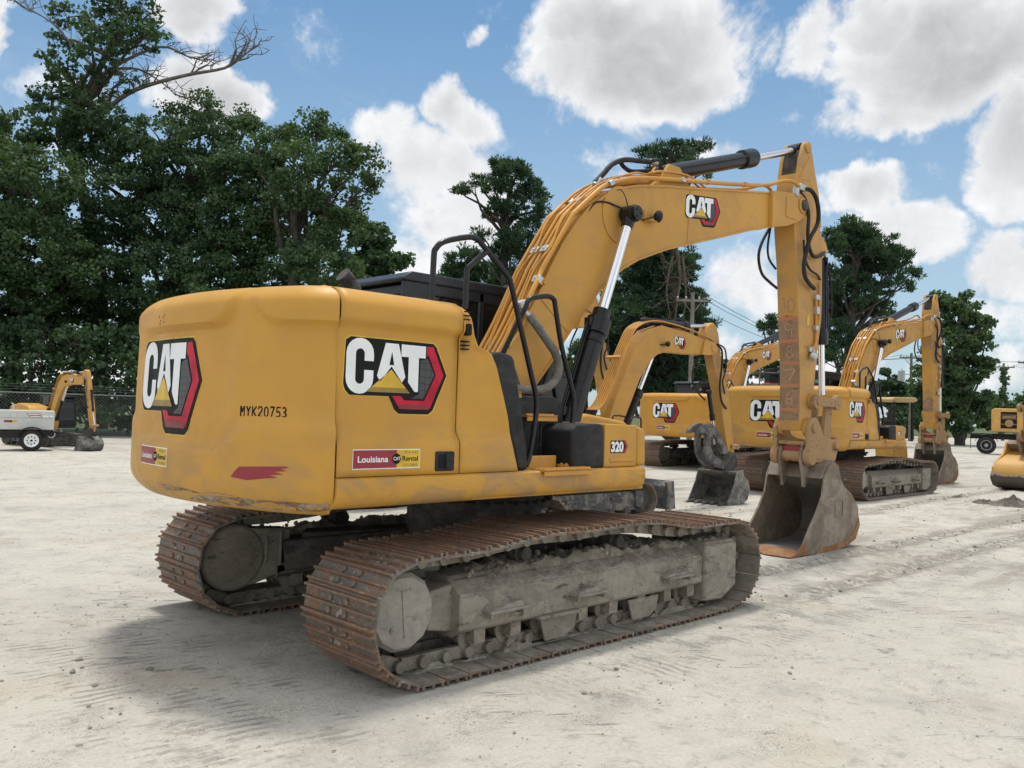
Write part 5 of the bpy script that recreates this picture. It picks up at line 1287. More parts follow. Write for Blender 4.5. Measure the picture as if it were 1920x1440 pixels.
    st = [(4.30, 3.36), (4.38, 3.52), (4.54, 3.60), (4.66, 3.54), (4.74, 3.40), (4.92, 2.75), (5.16, 2.2), (5.33, 1.5), (5.44, 1.02), (5.36, .94), (5.22, .98), (5.04, 1.5), (4.84, 2.2), (4.54, 2.96), (4.34, 3.05)]
    g = G(); g.prism(st, y0-.10, y0+.10); sk = g.build('stick', M['stick'], root, bevel=.010)
    g = G()
    g.tube([(4.62, y0-.15, 3.16), (4.74, y0-.19, 3.05), (4.76, y0-.18, 2.7), (4.74, y0-.16, 2.35), (4.85, y0-.14, 2.05), (5.05, y0-.13, 1.9)], .020, 8, 4); g.tube([(4.62, y0-.15, 3.18), (4.84, y0-.2, 3.08), (4.92, y0-.18, 2.7), (4.84, y0-.16, 2.45), (4.96, y0-.14, 2.2)], .016, 8, 4)
    g.tube([(4.40, y0+.14, 2.95), (4.22, y0+.14, 2.6), (4.28, y0+.13, 2.3), (4.62, y0+.1, 2.06)], .016, 8, 4); g.build('hydraulic_hose', M['rubber'], sk, smooth=60)
    def ram(a, b, c, r, nm):
        a, b, c = Vector(a), Vector(b), Vector(c); d = (b-a).normalized(); L_ = (b-a).length; g = G()
        g.lathe(a, d, [(0, r*.7), (.03, r), (L_-.14, r), (L_-.13, r*1.25), (L_, r*1.25), (L_+.002, r*.6)], 18); g.cyl(a-Vector((0, r, 0)), a+Vector((0, r, 0)), r, n=14); o = g.build(nm, M['blackpaint'], root, smooth=40)
        g = G(); g.cyl(b-d*.02, c, r*.55, n=16); g.build('piston_rod', M['chrome'], o, smooth=60)
    ram((2.45, y0, 3.44), (3.80, y0, 3.47), (4.50, y0, 3.53), .065, 'stick_cylinder'); ram((1.86, y0-.0, 1.30), (2.34, y0, 2.16), (2.76, y0, 2.90), .075, 'boom_cylinder'); ram((5.06, y0, 2.66), (5.24, y0, 1.74), (5.46, y0, 1.16), .052, 'bucket_cylinder')
    g = G()
    for s in (-1, 1): g.bar((5.28, y0+s*.13, 1.13), (5.50, y0+s*.13, 1.12), .03, .09)
    g.cyl((5.48, y0-.16, 1.13), (5.48, y0+.16, 1.13), .055, n=14); g.prism([(5.44, 1.16), (5.53, 1.14), (5.44, .72), (5.32, .72)], y0-.05, y0+.05); g.build('bucket_linkage', M['worn'], root, bevel=.006)
    g = G(); g.prism([(5.0, .98), (5.20, 1.05), (5.44, .98), (5.50, .76), (5.36, .64), (5.02, .66), (4.96, .80)], y0-.15, y0+.15); g.build('quick_coupler', M['under'], root, bevel=.02)
    prof = [(4.97, .66), (4.88, .42), (4.74, .20), (4.62, .02), (4.9, 0), (5.2, .0), (5.38, .08), (5.47, .28), (5.40, .46), (5.24, .55), (5.20, .68)]
    Wm = .44; g = G(); g.prism(prof, y0-Wm-.02, y0-Wm); g.prism(prof, y0+Wm, y0+Wm+.02)
    bk = g.build('bucket', M['bucketm'], root, bevel=.004)
    back = [(4.62, .02), (4.9, 0), (5.2, .0), (5.38, .08), (5.465, .28), (5.39, .46), (5.22, .55), (5.0, .62), (4.97, .66)]
    inn = [(p[0]+(-.0 if i < 2 else -.02), p[1]+(.02 if i < 4 else -.015)) for i, p in enumerate(back)]
    g = G(); g.prism(back+inn[::-1], y0-Wm, y0+Wm); g.build('bucket_shell', M['bucketm'], bk, smooth=45)
    for k in range(5):
        g = G(); y = y0-Wm+.07+k*(2*Wm-.14)/4; g.prism([(4.44, .005), (4.60, .05), (4.72, .06), (4.72, .01)], y-.035, y+.035); g.build('tooth', M['under'], bk, bevel=.005)
    if thumb:
        for dy in (-.11, .11):
            g = G(); g.prism([(5.18, 1.00), (4.98, 1.22), (4.80, 1.42), (4.62, 1.56), (4.46, 1.60), (4.26, 1.57), (4.08, 1.47), (4.03, 1.38), (4.12, 1.40), (4.28, 1.42), (4.36, 1.38), (4.32, 1.22), (4.36, 1.02), (4.48, .86), (4.70, .74), (5.0, .68), (5.10, .80), (4.80, .90), (4.60, 1.0), (4.48, 1.16), (4.50, 1.36), (4.62, 1.38), (4.80, 1.20), (4.96, .98)], y0+dy-.035, y0+dy+.035); g.build('grapple_thumb', M['thumb'], root, bevel=.008)
        ram((4.60, y0, 2.22), (4.76, y0, 1.66), (4.86, y0, 1.18), .045, 'thumb_cylinder')
    return root
M['bucketm'] = grime('mud_caked_bucket', (.10, .10, .10), (.26, .245, .215), (.16, .15, .13), 4.5, .85, bmp=.006)
MG = 'compact excavators'
M['thumb'] = grime('mottled_thumb_steel', (.075, .075, .078), (.20, .19, .17), (.12, .11, .10), 6, .7, bmp=.006)
exE = make_mini(); exE.location = (5.0, 4.0, 0)
tag(exE, 'compact yellow excavator with a curved black grapple thumb above its muddy toothed bucket', 'compact excavator', MG)
exF = copy_tree(exE, skip=('grapple_thumb', 'thumb_cylinder')); P_ = at(1100, 600, 20.0); exF.scale = (1.25,)*3; exF.location = (P_.x-4.5*1.25, P_.y+.15*1.25, 0)
tag(exF, 'yellow excavator mostly hidden, its stick showing between the nearest boom and black boom cylinder', 'compact excavator', MG)
exM = make_mini(thumb=False, uc=R_(18))
for o_ in kids(exM):
    if o_.name.startswith('dozer_blade'): o_.data.materials[0] = M['under']
    if o_.name.startswith('house'): o_.scale.z = 1.22; o_.location.z = -.1; P_ = ground_at(172, 845); yM = R_(-82); exM.scale = (.73,)*3; exM.rotation_euler.z = yM
exM.location = (P_.x-5.0*.73*math.cos(yM), P_.y-5.0*.73*math.sin(yM), 0)
tag(exM, 'compact yellow excavator with a dark blade parked behind the grey trailer by the fence', 'compact excavator', MG)

# compact machine with a sun canopy
P_ = at(1676, 800, 27.0); root = empty('canopy_excavator', (P_.x, P_.y, 0), R_(-20)); tag(root, 'small machine with a tan canopy roof beside the stick sprayed 9 and 8', 'canopy excavator', MG)
g = G(); g.prism([(-.40, .62), (-.42, .95), (-.3, 1.05), (.2, 1.02), (.25, .62)], -.36, .36); g.build('house', M['body'], root, bevel=.05)
g = G(); g.prism([(-.50, 2.42), (-.44, 2.50), (.46, 2.52), (.56, 2.46), (.54, 2.40), (.4, 2.36), (-.4, 2.36)], -.40, .40); g.build('canopy_roof', paint('tan_canopy_paint', base=(.60, .44, .20), dirt=.3), root, bevel=.02)
for (x, y) in ((-.4, -.34), (-.4, .34), (.4, -.34), (.4, .34)):
    g = G(); g.bar((x, y, 1.15), (x*.95, y, 2.40), .05, .05); g.build('canopy_post', M['black'], root)
g = G(); g.prism([(-.15, 1.2), (-.30, 1.75), (-.2, 1.8), (0, 1.42), (.32, 1.38), (.32, 1.22)], -.25, .25); g.build('seat', M['black'], root, bevel=.03)
for y in (-.35, .35):
    g = G(); g.tube([(.45, y, 1.2), (.42, y, 1.55), (.35, y, 1.62)], .022, 8, 2); g.build('control_lever', M['black'], root)
for y in (-.38, .38):
    b, l = shoe_belt([(-.5, .03), (.5, .03), (.65, .12), (.67, .3), (.55, .42), (-.55, .42), (-.67, .3), (-.62, .1)], .12, y, .32, gr=.018, bolts=False); b.build('crawler_track', [M['rubber']]*4, root)
g = G(); g.box((0, 0, .38), (1.0, .9, .2)); g.cyl((0, 0, .4), (0, 0, .62), .35); g.build('carbody', M['under'], root)

# scissor lift behind, with an orange casing
P_ = at(1428, 800, 33); root = empty('scissor_lift', (P_.x, P_.y, 0), R_(-35)); tag(root, 'grey railed work platform with an orange and black casing under the distant boom', 'work platform')
g = G(); g.box((0, 0, .55), (2.4, 1.1, .5)); g.build('chassis', M['under'], root, bevel=.03)
for x in (-.8, .8):
    for y in (-.5, .5):
        g = G(); g.cyl((x, y-.12, .30), (x, y+.12, .30), .30, n=20); g.build('wheel', M['rubber'], root)
for k in range(4):
    g = G(); z0 = .8+.42*k
    for s in (-1, 1): g.bar((-.95*s, -.3, z0), (.95*s, -.3, z0+.42), .06, .08); g.bar((-.95*s, .3, z0), (.95*s, .3, z0+.42), .06, .08)
    g.build('scissor_arm', M['steel'], root)
g = G(); g.box((0, 0, 2.55), (2.5, 1.2, .10)); g.build('deck', M['under'], root)
g = G()
for z in (3.0, 3.45):
    for y in (-.58, .58): g.bar((-1.22, y, z), (1.22, y, z), .04, .04)
    for x in (-1.22, 1.22): g.bar((x, -.58, z), (x, .58, z), .04, .04)
for x in (-1.22, -.4, .4, 1.22):
    for y in (-.58, .58): g.bar((x, y, 2.58), (x, y, 3.46), .04, .04)
g.build('guard_rail', flat('dull_grey_rail', (.18, .19, .19), .6, metal=.3), root)
g = G(); g.box((.5, -.1, 3.35), (.75, .5, .55)); g.lathe((.5, -.36, 3.45), (0, -1, 0), [(0, .18), (.05, .17), (.08, .10)], 16); g.build('control_box', M['black'], root, bevel=.04)
g = G(); g.prism([(.75, 3.1), (1.15, 3.15), (1.2, 3.75), (.95, 3.8), (.80, 3.5)], -.3, .3); g.prism([(.05, 2.95), (1.0, 2.95), (1.0, 3.08), (.05, 3.08)], -.35, .2); g.build('orange_cover', flat('orange_red_paint', (.62, .07, .03), .45), root, bevel=.03)

# ------------------------------------------------------------------ trailer with a grey generator box
P_ = ground_at(58, 845.5); yT = YAW+R_(29)-math.pi/2
root = empty('generator_trailer', (P_.x, P_.y, 0), yT); tag(root, 'light grey engine box on a small black trailer with white spoked wheels', 'trailer')
mg_ = flat('light_grey_enamel', (.52, .53, .50), .4, var=.06)
g = G(); g.prism([(-.95, .66), (-.97, 1.20), (-.93, 1.26), (.58, 1.26), (.62, 1.22), (.60, .66)], -.05, .95); gb = g.build('engine_box', mg_, root, bevel=.02, seg=3)
g = G(); g.prism(rrect(-.90, 1.02, .56, 1.035, .005, 1), -.054, -.05); g.build('panel_seam', flat('seam_grey', (.30, .31, .30), .5), gb)
L = [([[(0, 0), (.34, 0), (.34, .07), (0, .07)]], 'white', .001), ([[(-.04, .012), (.13, .012), (.13, .058), (-.04, .058)][::1]], 'maroon', .002), ([[(.13, .012), (.27, .012), (.27, .058), (.13, .058)]], 'gold', .002)]
decal('rental_sticker', [([[(0, 0), (.19, 0), (.19, .07), (0, .07)]], 'maroon', .001), ([[(.19, 0), (.34, 0), (.34, .07), (.19, .07)]], 'gold', .001), ([arcpts(.19, .035, .03, 0, 360, 10)[:-1]], 'ink', .002)], lambda u, v, l: (-.76+u, -.0505-l, .88+v), gb)
decal('caution_sticker', [([[(0, .05), (.36, .05), (.36, .11), (0, .11)], [(.06, -.01), (.40, -.01), (.40, .05), (.06, .05)]], 'maroon', .001), ([[(.02, .065), (.34, .065), (.34, .095), (.02, .095)], [(.08, .005), (.38, .005), (.38, .035), (.08, .035)], [(.44, 0), (.58, 0), (.58, .05), (.44, .05)], [(.62, .01), (.72, .01), (.72, .05), (.62, .05)]], 'white', .002)], lambda u, v, l: (-.15+u, -.0505-l, 1.06+v), gb)
g = G(); g.box((-.2, .45, .56), (1.7, .95, .14)); g.bar((-1.0, .45, .50), (-2.6, .45, .42), .10, .10); g.bar((-.9, -.02, .47), (.55, -.02, .47), .05, .12); g.build('chassis', M['blackpaint'], root, bevel=.01)
g = G(); g.tube([(-.55, .7, 1.26), (-.53, .7, 1.42), (-.60, .7, 1.47)], .022, 8, 2); g.build('exhaust_pipe', M['steel'], root)
for y in (-.12, 1.02):
    g = G(); g.lathe((0, y-.09, .335), (0, 1, 0), [(0, .21), (.0, .30), (.02, .325), (.05, .335), (.13, .335), (.16, .325), (.18, .30), (.18, .21)], 32); wh = g.build('wheel', M['rubber'], root)
    g = G(); g.lathe((0, y-.118, .335), (0, 1, 0), [(0, .03), (.0, .05), (.015, .06), (.02, .155), (.0, .175), (-.01, .205), (.10, .21)], 32); rm = g.build('rim', M['white'], wh)
    g = G()
    for k in range(8): a = k*math.pi/4; g.lathe((.115*math.cos(a), y-.105, .335+.115*math.sin(a)), (0, -1, 0), [(0, .022), (.004, .02)], 10)
    g.cyl((0, y-.12, .335), (0, y-.07, .335), .035, n=12); g.build('rim_openings', M['ink'], rm)
    g = G(); pts = [(.46*math.cos(R_(a)), .335+.42*math.sin(R_(a))) for a in range(-5, 190, 13)]; pts += [(.43*math.cos(R_(a)), .335+.39*math.sin(R_(a))) for a in range(188, -6, -13)]; g.prism(pts, y-.13, y+.13); g.build('mudguard', M['blackpaint'], root)
g = G(); g.tube([(-.95, -.06, .52), (-1.2, -.1, .44), (-1.6, -.1, .42), (-2.0, 0, .44)], .018, 8, 3); g.tube([(.60, .0, .66), (.64, -.02, .52), (.56, -.04, .42), (.44, -.05, .46)], .014, 8, 3); g.build('cable', M['steel'], root)

# ------------------------------------------------------------------ truck carrying a yellow engine house
P_ = ground_at(1849, 851.5); yT = YAW-R_(28.8)-math.pi/2
root = empty('truck', (P_.x, P_.y, 0), yT); tag(root, 'black truck chassis with large wheels carrying a yellow housing with an open grille', 'truck')
for x in (0, 1.75):
    for y in (0, 2.1):
        g = G(); g.lathe((x, y-.14, .53), (0, 1, 0), [(0, .29), (.01, .47), (.04, .52), (.24, .52), (.27, .47), (.28, .29)], 36); wh = g.build('wheel', M['rubber'], root)
        g = G(); g.lathe((x, y-.16, .53), (0, 1, 0), [(0, .06), (-.02, .09), (.02, .11), (.05, .24), (.0, .27), (-.005, .295), (.05, .30)], 30); rm = g.build('rim', flat('dirty_alloy', (.34, .34, .33), .5, metal=.6), wh)
        g = G()
        for k in range(10): a = k*math.pi/5; g.cyl((x+.19*math.cos(a), y-.170, .53+.19*math.sin(a)), (x+.19*math.cos(a), y-.13, .53+.19*math.sin(a)), .028, n=8)
        g.build('rim_holes', M['ink'], rm)
g = G(); g.box((2.6, .45, 1.02), (6.9, .12, .26)); g.box((2.6, 1.65, 1.02), (6.9, .12, .26)); g.box((3, 1.05, 1.12), (6, 1.1, .10)); g.box((1.0, .1, 1.20), (3.4, .45, .06)); g.build('chassis', M['blackpaint'], root, bevel=.01)
for x in (0, 1.75):
    g = G(); pts = [(x+.64*math.cos(R_(a)), .56+.60*math.sin(R_(a))) for a in range(20, 161, 14)]; pts += [(x+.61*math.cos(R_(a)), .56+.57*math.sin(R_(a))) for a in range(160, 19, -14)]; g.prism(pts, -.2, .3); g.build('mudguard', M['blackpaint'], root)
g = G(); g.box((-.82, .1, .72), (.03, .55, .85)); g.box((-.80, .1, 1.18), (.30, .5, .05)); g.build('mud_flap', M['rubber'], root)
g = G(); g.prism([(.25, 1.32), (.25, 2.62), (.40, 2.72), (2.3, 2.72), (2.35, 1.85), (2.9, 1.32)], .0, 2.1); g.prism([(2.3, 1.3), (2.35, 2.7), (4.2, 2.7), (4.2, 1.3)], .3, 2.1)
up = g.build('yellow_housing', paint('faded_yellow_housing', base=(.60, .34, .09), dirt=.5), root, bevel=.05)
g = G(); g.prism(rrect(.72, 1.55, 1.55, 2.52, .03, 2), -.012, .0); gg = g.build('grille_opening', M['ink'], up)
g = G()
for z in (1.80, 2.12, 2.34): g.bar((.75, -.02, z), (1.53, -.02, z), .02, .035)
g.lathe((1.15, -.013, 1.85), (0, -1, 0), [(0, .22), (.03, .20), (.05, .06)], 16); g.cyl((.8, -.02, 2.22), (1.5, -.02, 2.22), .05, n=10); g.build('engine_parts', M['worn'], gg)
g = G(); g.cyl((2.2, 1.05, 1.12), (2.2, 1.05, 1.32), .6, n=30); g.box((1.6, -.05, 1.27), (.5, .04, .05)); g.build('turntable', M['under'], root)

# ------------------------------------------------------------------ fences
M['galv'] = flat('galvanised_wire', (.20, .215, .21), .55, metal=.5)
def chain_fence(A, B, h, post_every, name_label, barbs=True, mesh_step=.14):
    A = Vector((A.x, A.y, 0)); B = Vector((B.x, B.y, 0)); L_ = (B-A).length; d = (B-A).normalized(); n = Vector((-d.y, d.x, 0))
    root = empty('chain_link_fence', A); tag(root, name_label, 'fence', 'chain-link fences round the yard'); w = lambda s, z, o_=0: (d.x*s+n.x*o_, d.y*s+n.y*o_, z)
    k = int(L_/post_every)
    for i in range(k+1):
        s = L_*i/k; g = G(); g.tube([w(s, -.05), w(s, h)]+([w(s, h+.04), w(s, h+.32, -.28)] if barbs else [w(s, h+.08)]), .032, 8, 0); g.build('post', M['galv'], root)
    g = G(); g.tube([w(0, h-.02), w(L_, h-.02)], .022, 8, 0); g.build('top_rail', M['galv'], root)
    g = G(); m = int((L_+h)/mesh_step)
    for i in range(m):
        for sg in (0, 1):
            s0 = i*mesh_step-h; s1 = s0+h; a, b = (s0, s1); za, zb = .03, h
            if a < 0: za = .03+(-a); a = 0
            if b > L_: zb = h-(b-L_); b = L_
            if a >= b: continue
            if sg: a, b = b, a
            if sg: a, b = L_-(L_-a), L_-(L_-b)
            p, q = (Vector(w(a, za if not sg else (.03 if True else 0))), Vector(w(b, zb)))
            if sg:
                p, q = Vector(w(max(a, b), .03+max(0, (max(a, b)-s1)))), Vector(w(min(a, b), h-max(0, min(a, b)-s0)*0 if s0 >= 0 else h+s0))
            g.add([p, q, q+Vector((0, 0, .009)), p+Vector((0, 0, .009))], [(0, 1, 2, 3)])
    g.build('wire_mesh', M['galv'], root, smooth=0)
    if barbs:
        for z, o_ in ((h+.12, -.09), (h+.22, -.18), (h+.32, -.28)):
            g = G(); g.tube([w(0, z, o_), w(L_, z, o_)], .006, 4, 0); g.build('barbed_wire', M['galv'], root)
    return root
a_, b_ = ground_at(-60, 823), ground_at(400, 822)
chain_fence(a_, b_, 1.85, 3.05, 'chain-link fence topped with barbed wire, below the broad-leaved trees')
a_, b_ = at(1600, 800, 100), at(1812, 800, 100)
chain_fence(a_, b_, 2.7, 5.0, 'distant chain-link fence beyond the far edge of the yard', barbs=False, mesh_step=.5)

# ------------------------------------------------------------------ verge and undergrowth beyond the yard
M['verge'] = grime('rough_verge', (.06, .09, .03), (.10, .13, .045), (.15, .14, .07), .3, 1.0, bmp=.05)
def strip(name, P, z):
    g = G(); g.add([(p.x, p.y, z) for p in P], [tuple(range(len(P)))]); o = g.build(name, M['verge'], smooth=0); return tag(o, kind='structure')
Lp = [ground_at(-900, 817), ground_at(240, 817), ground_at(700, 817)]
dirl = (Lp[1]-Lp[0]).normalized(); A = Lp[0]-dirl*30; Bp = Lp[1]+dirl*42
dirn = Vector((-dirl.y, dirl.x, 0)); 
if dirn.dot(CF) < 0: dirn = -dirn
strip('undergrowth_ground', [A, Bp, Bp+dirn*120, A+dirn*120], .03)
A = at(1500, 800, 107); Bp = at(2300, 800, 112); A.z = Bp.z = 0; dv = Vector((CF.x, CF.y, 0)).normalized()
strip('verge', [A-CR*30, Bp+CR*30, Bp+dv*600+CR*300, A+dv*600-CR*300], .04)

# ------------------------------------------------------------------ trees
def fleaf(c1, c2, c3):
    def f(t, b):
        co = objco(t); n = t.noise(co, .55, 3, .6); n2 = t.noise(co, 3.5, 3)
        c = t.mix(t.ramp(n, .35, .65), c1, c2); c = t.mix(t.ramp(n2, .55, .75), c, c3)
        t.l.new(c, b.inputs['Base Color']); b.inputs['Roughness'].default_value = .55; b.inputs['Specular IOR Level'].default_value = .25
        tr = t.new('ShaderNodeBsdfTranslucent'); t.l.new(t.mix(1.0, c, (1.5, 1.7, .6), 'MULTIPLY'), tr.inputs[0])
        mx = t.new('ShaderNodeMixShader'); mx.inputs[0].default_value = .28; t.l.new(b.outputs[0], mx.inputs[1]); t.l.new(tr.outputs[0], mx.inputs[2])
        t.l.new(mx.outputs[0], t.n['Material Output'].inputs[0])
    return f
M['oak'] = mat('oak_leaves', fleaf((.044, .084, .040), (.068, .116, .052), (.100, .150, .062)))
M['oak2'] = mat('darker_leaves', fleaf((.038, .074, .040), (.056, .100, .050), (.080, .128, .060)))
M['needle'] = mat('pine_needles', fleaf((.038, .074, .047), (.056, .102, .060), (.080, .128, .068)))
M['vine'] = mat('vine_leaves', fleaf((.070, .120, .028), (.095, .150, .035), (.12, .17, .05)))
M['bark'] = grime('bark', (.045, .038, .032), (.075, .065, .055), (.03, .026, .022), 2.5, .95, bmp=.03)
M['hangvine'] = grime('hanging_brown_vine', (.10, .08, .06), (.14, .115, .09), (.06, .05, .04), 2.5, .95, bmp=.02)
M['dead'] = grime('bare_wood', (.11, .10, .088), (.17, .155, .14), (.07, .062, .055), 2.5, .95, bmp=.02)
def leaf_mesh(name, blobs, m, parent, seed, size, per, kind='leaf', clump=.55):
    """blobs: (centre, radius, density). Leaves sit in small clumps spread through each blob."""
    rg = np.random.default_rng(seed); C_ = []; N_ = []; S_ = []; T_ = []
    for (c, R, dn) in blobs:
        nc = max(4, int(dn*(13 if kind == 'leaf' else 24)*(R/1.0)**2)); d = rg.normal(size=(nc, 3)); d /= np.linalg.norm(d, axis=1)[:, None]
        rad = R*rg.uniform(.25, 1.05, nc)**.55; cc_ = np.array(c)+d*rad[:, None]*np.array([1, 1, .85])
        for q, dd_ in zip(cc_, d):
            rc = clump*rg.uniform(.6, 1.35); k = int(per*rg.uniform(.6, 1.4))
            e = rg.normal(size=(k, 3)); e /= np.linalg.norm(e, axis=1)[:, None]
            p = q+e*(rc*rg.uniform(.1, 1, k)**.6)[:, None]*np.array([1, 1, .62])
            if kind == 'leaf':
                nn = e*.7+rg.normal(size=(k, 3))*.55+np.array([0, 0, .55]); T = rg.normal(size=(k, 3))
            else:
                T = e*1.0+dd_*.35+np.array([0, 0, .55])+rg.normal(size=(k, 3))*.25; nn = rg.normal(size=(k, 3))
            C_.append(p); N_.append(nn); T_.append(T); S_.append(size*rg.uniform(.6, 1.3, k))
    C_, N_, T_, S_ = np.concatenate(C_), np.concatenate(N_), np.concatenate(T_), np.concatenate(S_)
    T_ /= np.linalg.norm(T_, axis=1)[:, None]; B_ = np.cross(N_, T_); B_ /= np.linalg.norm(B_, axis=1)[:, None]+1e-9
    wd = .42 if kind == 'leaf' else .15
    k1 = S_[:, None]*T_*.5; k2 = S_[:, None]*B_*wd
    bend = np.cross(T_, B_)*S_[:, None]*.10
    V = np.stack([C_-k1, C_-k1*.1+k2+bend, C_+k1, C_-k1*.1-k2+bend], axis=1).reshape(-1, 3)
    n = len(C_); me = bpy.data.meshes.new(name); me.vertices.add(4*n); me.vertices.foreach_set('co', V.ravel())
    me.loops.add(4*n); me.loops.foreach_set('vertex_index', np.arange(4*n, dtype=np.int32)); me.polygons.add(n)
    me.polygons.foreach_set('loop_start', np.arange(0, 4*n, 4, dtype=np.int32)); me.polygons.foreach_set('loop_total', np.full(n, 4, dtype=np.int32)); me.update()
    me.materials.append(m); o = bpy.data.objects.new(name, me); COL.objects.link(o); o.parent = parent; return o
def limb(g, a, b, r0, r1, rr, sag=.12, n=5):
    a = Vector(a); b = Vector(b); L_ = (b-a).length; pts = []
    for i in range(n+1):
        t = i/n; p = a.lerp(b, t); k = math.sin(t*math.pi)*L_*sag*.5
        pts.append(p+Vector((rr.uniform(-1, 1)*k, rr.uniform(-1, 1)*k, rr.uniform(-.2, .6)*k)))
    g.tube(pts, r0, 7, 2, rf=lambda t: 1-(1-r1/r0)*t)
    return pts
def tree(name, label, group, D, trunk_px, blobs_px, leaf, seed, size=.175, per=108, kind='leaf', clump=.60, tr=.30, bark='bark', cat='tree', extra=None, top=None, depth=2.6, lim=True):
    """trunk_px: (x, y) pixels from foot to top at distance D; blobs: (px, py, r_px, density)"""
    rr = random.Random(seed); base = at(trunk_px[0][0], trunk_px[0][1], D); base.z = 0
    root = empty(name, base); tag(root, label, cat, group)
    bl = []
    for (px, py, rp, dn) in blobs_px:
        c = at(px, py, D+rr.uniform(-depth, depth)); R = rp/FPX*D; bl.append((c-base, R, dn))
    T = [at(px, py, D)-base for (px, py) in trunk_px]; T[0] = Vector((0, 0, -.1))
    g = G(); g.tube(T, tr, 10, 4, rf=lambda t: 1-.72*t); g.build('trunk', M[bark], root, smooth=60)
    if lim:
        g = G()
        for (c, R, dn) in bl:
            # nearest point on trunk lower than the blob
            best = min(((p-c).length+(3 if p.z > c.z else 0), i) for i, p in enumerate(T)); p = T[best[1]]
            if best[1] > 0: p = p.lerp(T[best[1]-1], rr.uniform(.1, .7))
            e = limb(g, p, c, tr*.38, .035, rr)
            for _ in range(4):
                q = c+Vector((rr.uniform(-1, 1), rr.uniform(-1, 1), rr.uniform(-.6, 1)))*R*.85; limb(g, e[-2 if rr.random() < .5 else -1], q, .05, .012, rr, n=3)
        g.build('limbs', M[bark], root, smooth=60)
    if extra: extra(root, base)
    leaf_mesh('crown', bl, M[leaf], root, seed, size, per, kind, clump)
    return root
GT = 'broad-leaved trees beyond the left fence'; GP = 'tall pines beyond the yard'
def bare(root, base, D, segs, seed, mk='dead'):
    g = G(); rr = random.Random(seed)
    for pl, r in segs:
        P = [at(px, py, D+dz)-base for (px, py, dz) in pl]; g.tube(P, r, 7, 4, rf=lambda t: 1-.82*t)
        for i in range(1, len(P)):
            for _ in range(5):
                a = P[i-1].lerp(P[i], rr.random()); d = (P[i]-P[i-1]).normalized(); q = a+(d*rr.uniform(.3, 1)+Vector((rr.uniform(-1, 1), rr.uniform(-1, 1), rr.uniform(-.4, 1.2)))*.8)*rr.uniform(.6, 1.8)
                e = limb(g, a, q, r*.30, .012, rr, .25, 4)
                for _ in range(3):
                    b = e[rr.randint(1, 4)]; limb(g, b, b+Vector((rr.uniform(-1, 1), rr.uniform(-1, 1), rr.uniform(-.5, 1)))*.7, .022, .008, rr, .2, 3)
    g.build('bare_branches', M[mk], root, smooth=60)
tree('broadleaf_tree', 'tall thin-leaved tree with bare reaching branches above the left tree line', GT, 47, [(190, 760), (185, 480), (130, 270), (165, 170), (225, 60)],
     [(180, 60, 50, .5), (240, 50, 45, .6), (150, 170, 55, .6), (120, 220, 55, .8), (180, 250, 60, .8), (280, 25, 30, .5), (150, 30, 46, .5), (225, 20, 48, .6), (270, 70, 42, .6), (205, 95, 50, .5), (120, 125, 42, .6), (95, 175, 36, .5), (185, 165, 50, .6), (150, 215, 52, .7), (70, 215, 30, .4), (235, 150, 32, .35), (110, 255, 50, .7), (200, 240, 50, .7), (290, 60, 26, .5), (110, 70, 24, .3), (230, -30, 50, .5)],
     'oak2', 21, size=.24, per=34, clump=.46, tr=.42, extra=lambda r, b: bare(r, b, 47, [([(140, 262, 0), (200, 205, -.5), (255, 168, -1), (345, 142, -1.5), (420, 128, -2), (452, 108, -2), (472, 92, -2)], .16), ([(165, 175, 0), (215, 125, 0), (300, 88, .5), (350, 105, 1), (388, 116, 1)], .12), ([(180, 130, 0), (140, 90, 0), (100, 45, 0), (60, 20, 0), (45, 15, 0)], .08), ([(205, 130, 0), (260, 130, 1), (310, 160, 1), (330, 180, 1)], .08), ([(225, 60, 0), (215, 10, 0), (205, -30, 0)], .09)], 5))
tree('broadleaf_tree', 'dense dark tree at the far left behind the grey trailer', GT, 42, [(30, 780), (25, 560), (20, 330)],
     [(25, 270, 58, 1), (-50, 300, 80, 1), (85, 330, 62, 1), (40, 370, 75, 1), (-40, 430, 100, 1), (60, 470, 95, 1), (120, 420, 60, .9), (20, 560, 100, 1), (110, 560, 85, 1), (-70, 580, 100, 1), (60, 640, 80, .7), (150, 500, 60, .8), (10, 215, 30, .7)], 'oak', 22, tr=.45)
tree('broadleaf_tree', 'round dark crown in the middle of the left tree line', GT, 45, [(330, 780), (320, 560), (350, 330)],
     [(392, 205, 36, .9), (345, 225, 46, .9), (440, 222, 30, .8), (300, 265, 55, 1), (400, 265, 55, 1), (250, 300, 55, 1), (340, 330, 75, 1), (430, 320, 55, 1), (220, 370, 70, 1), (290, 420, 85, 1), (390, 410, 80, 1), (200, 470, 75, 1), (300, 530, 90, .9), (390, 520, 85, 1), (210, 590, 85, 1), (310, 640, 90, .9), (160, 300, 40, .7), (470, 230, 16, .6)], 'oak2', 23, tr=.5)
tree('broadleaf_tree', 'broad leafy tree right above the nearest excavator counterweight', GT, 41, [(540, 800), (545, 600), (560, 380)],
     [(590, 235, 30, 1), (560, 265, 38, 1), (510, 275, 42, 1), (625, 255, 26, .9), (675, 300, 30, 1), (690, 345, 26, .9), (640, 300, 36, .9), (480, 310, 50, 1), (560, 330, 65, 1), (630, 370, 55, 1), (470, 390, 65, 1), (550, 420, 80, 1), (640, 430, 50, 1), (440, 470, 70, 1), (520, 510, 80, 1), (600, 500, 70, 1), (440, 560, 80, 1), (540, 600, 80, 1), (620, 570, 60, 1), (470, 240, 18, .5)], 'oak', 24, tr=.42)
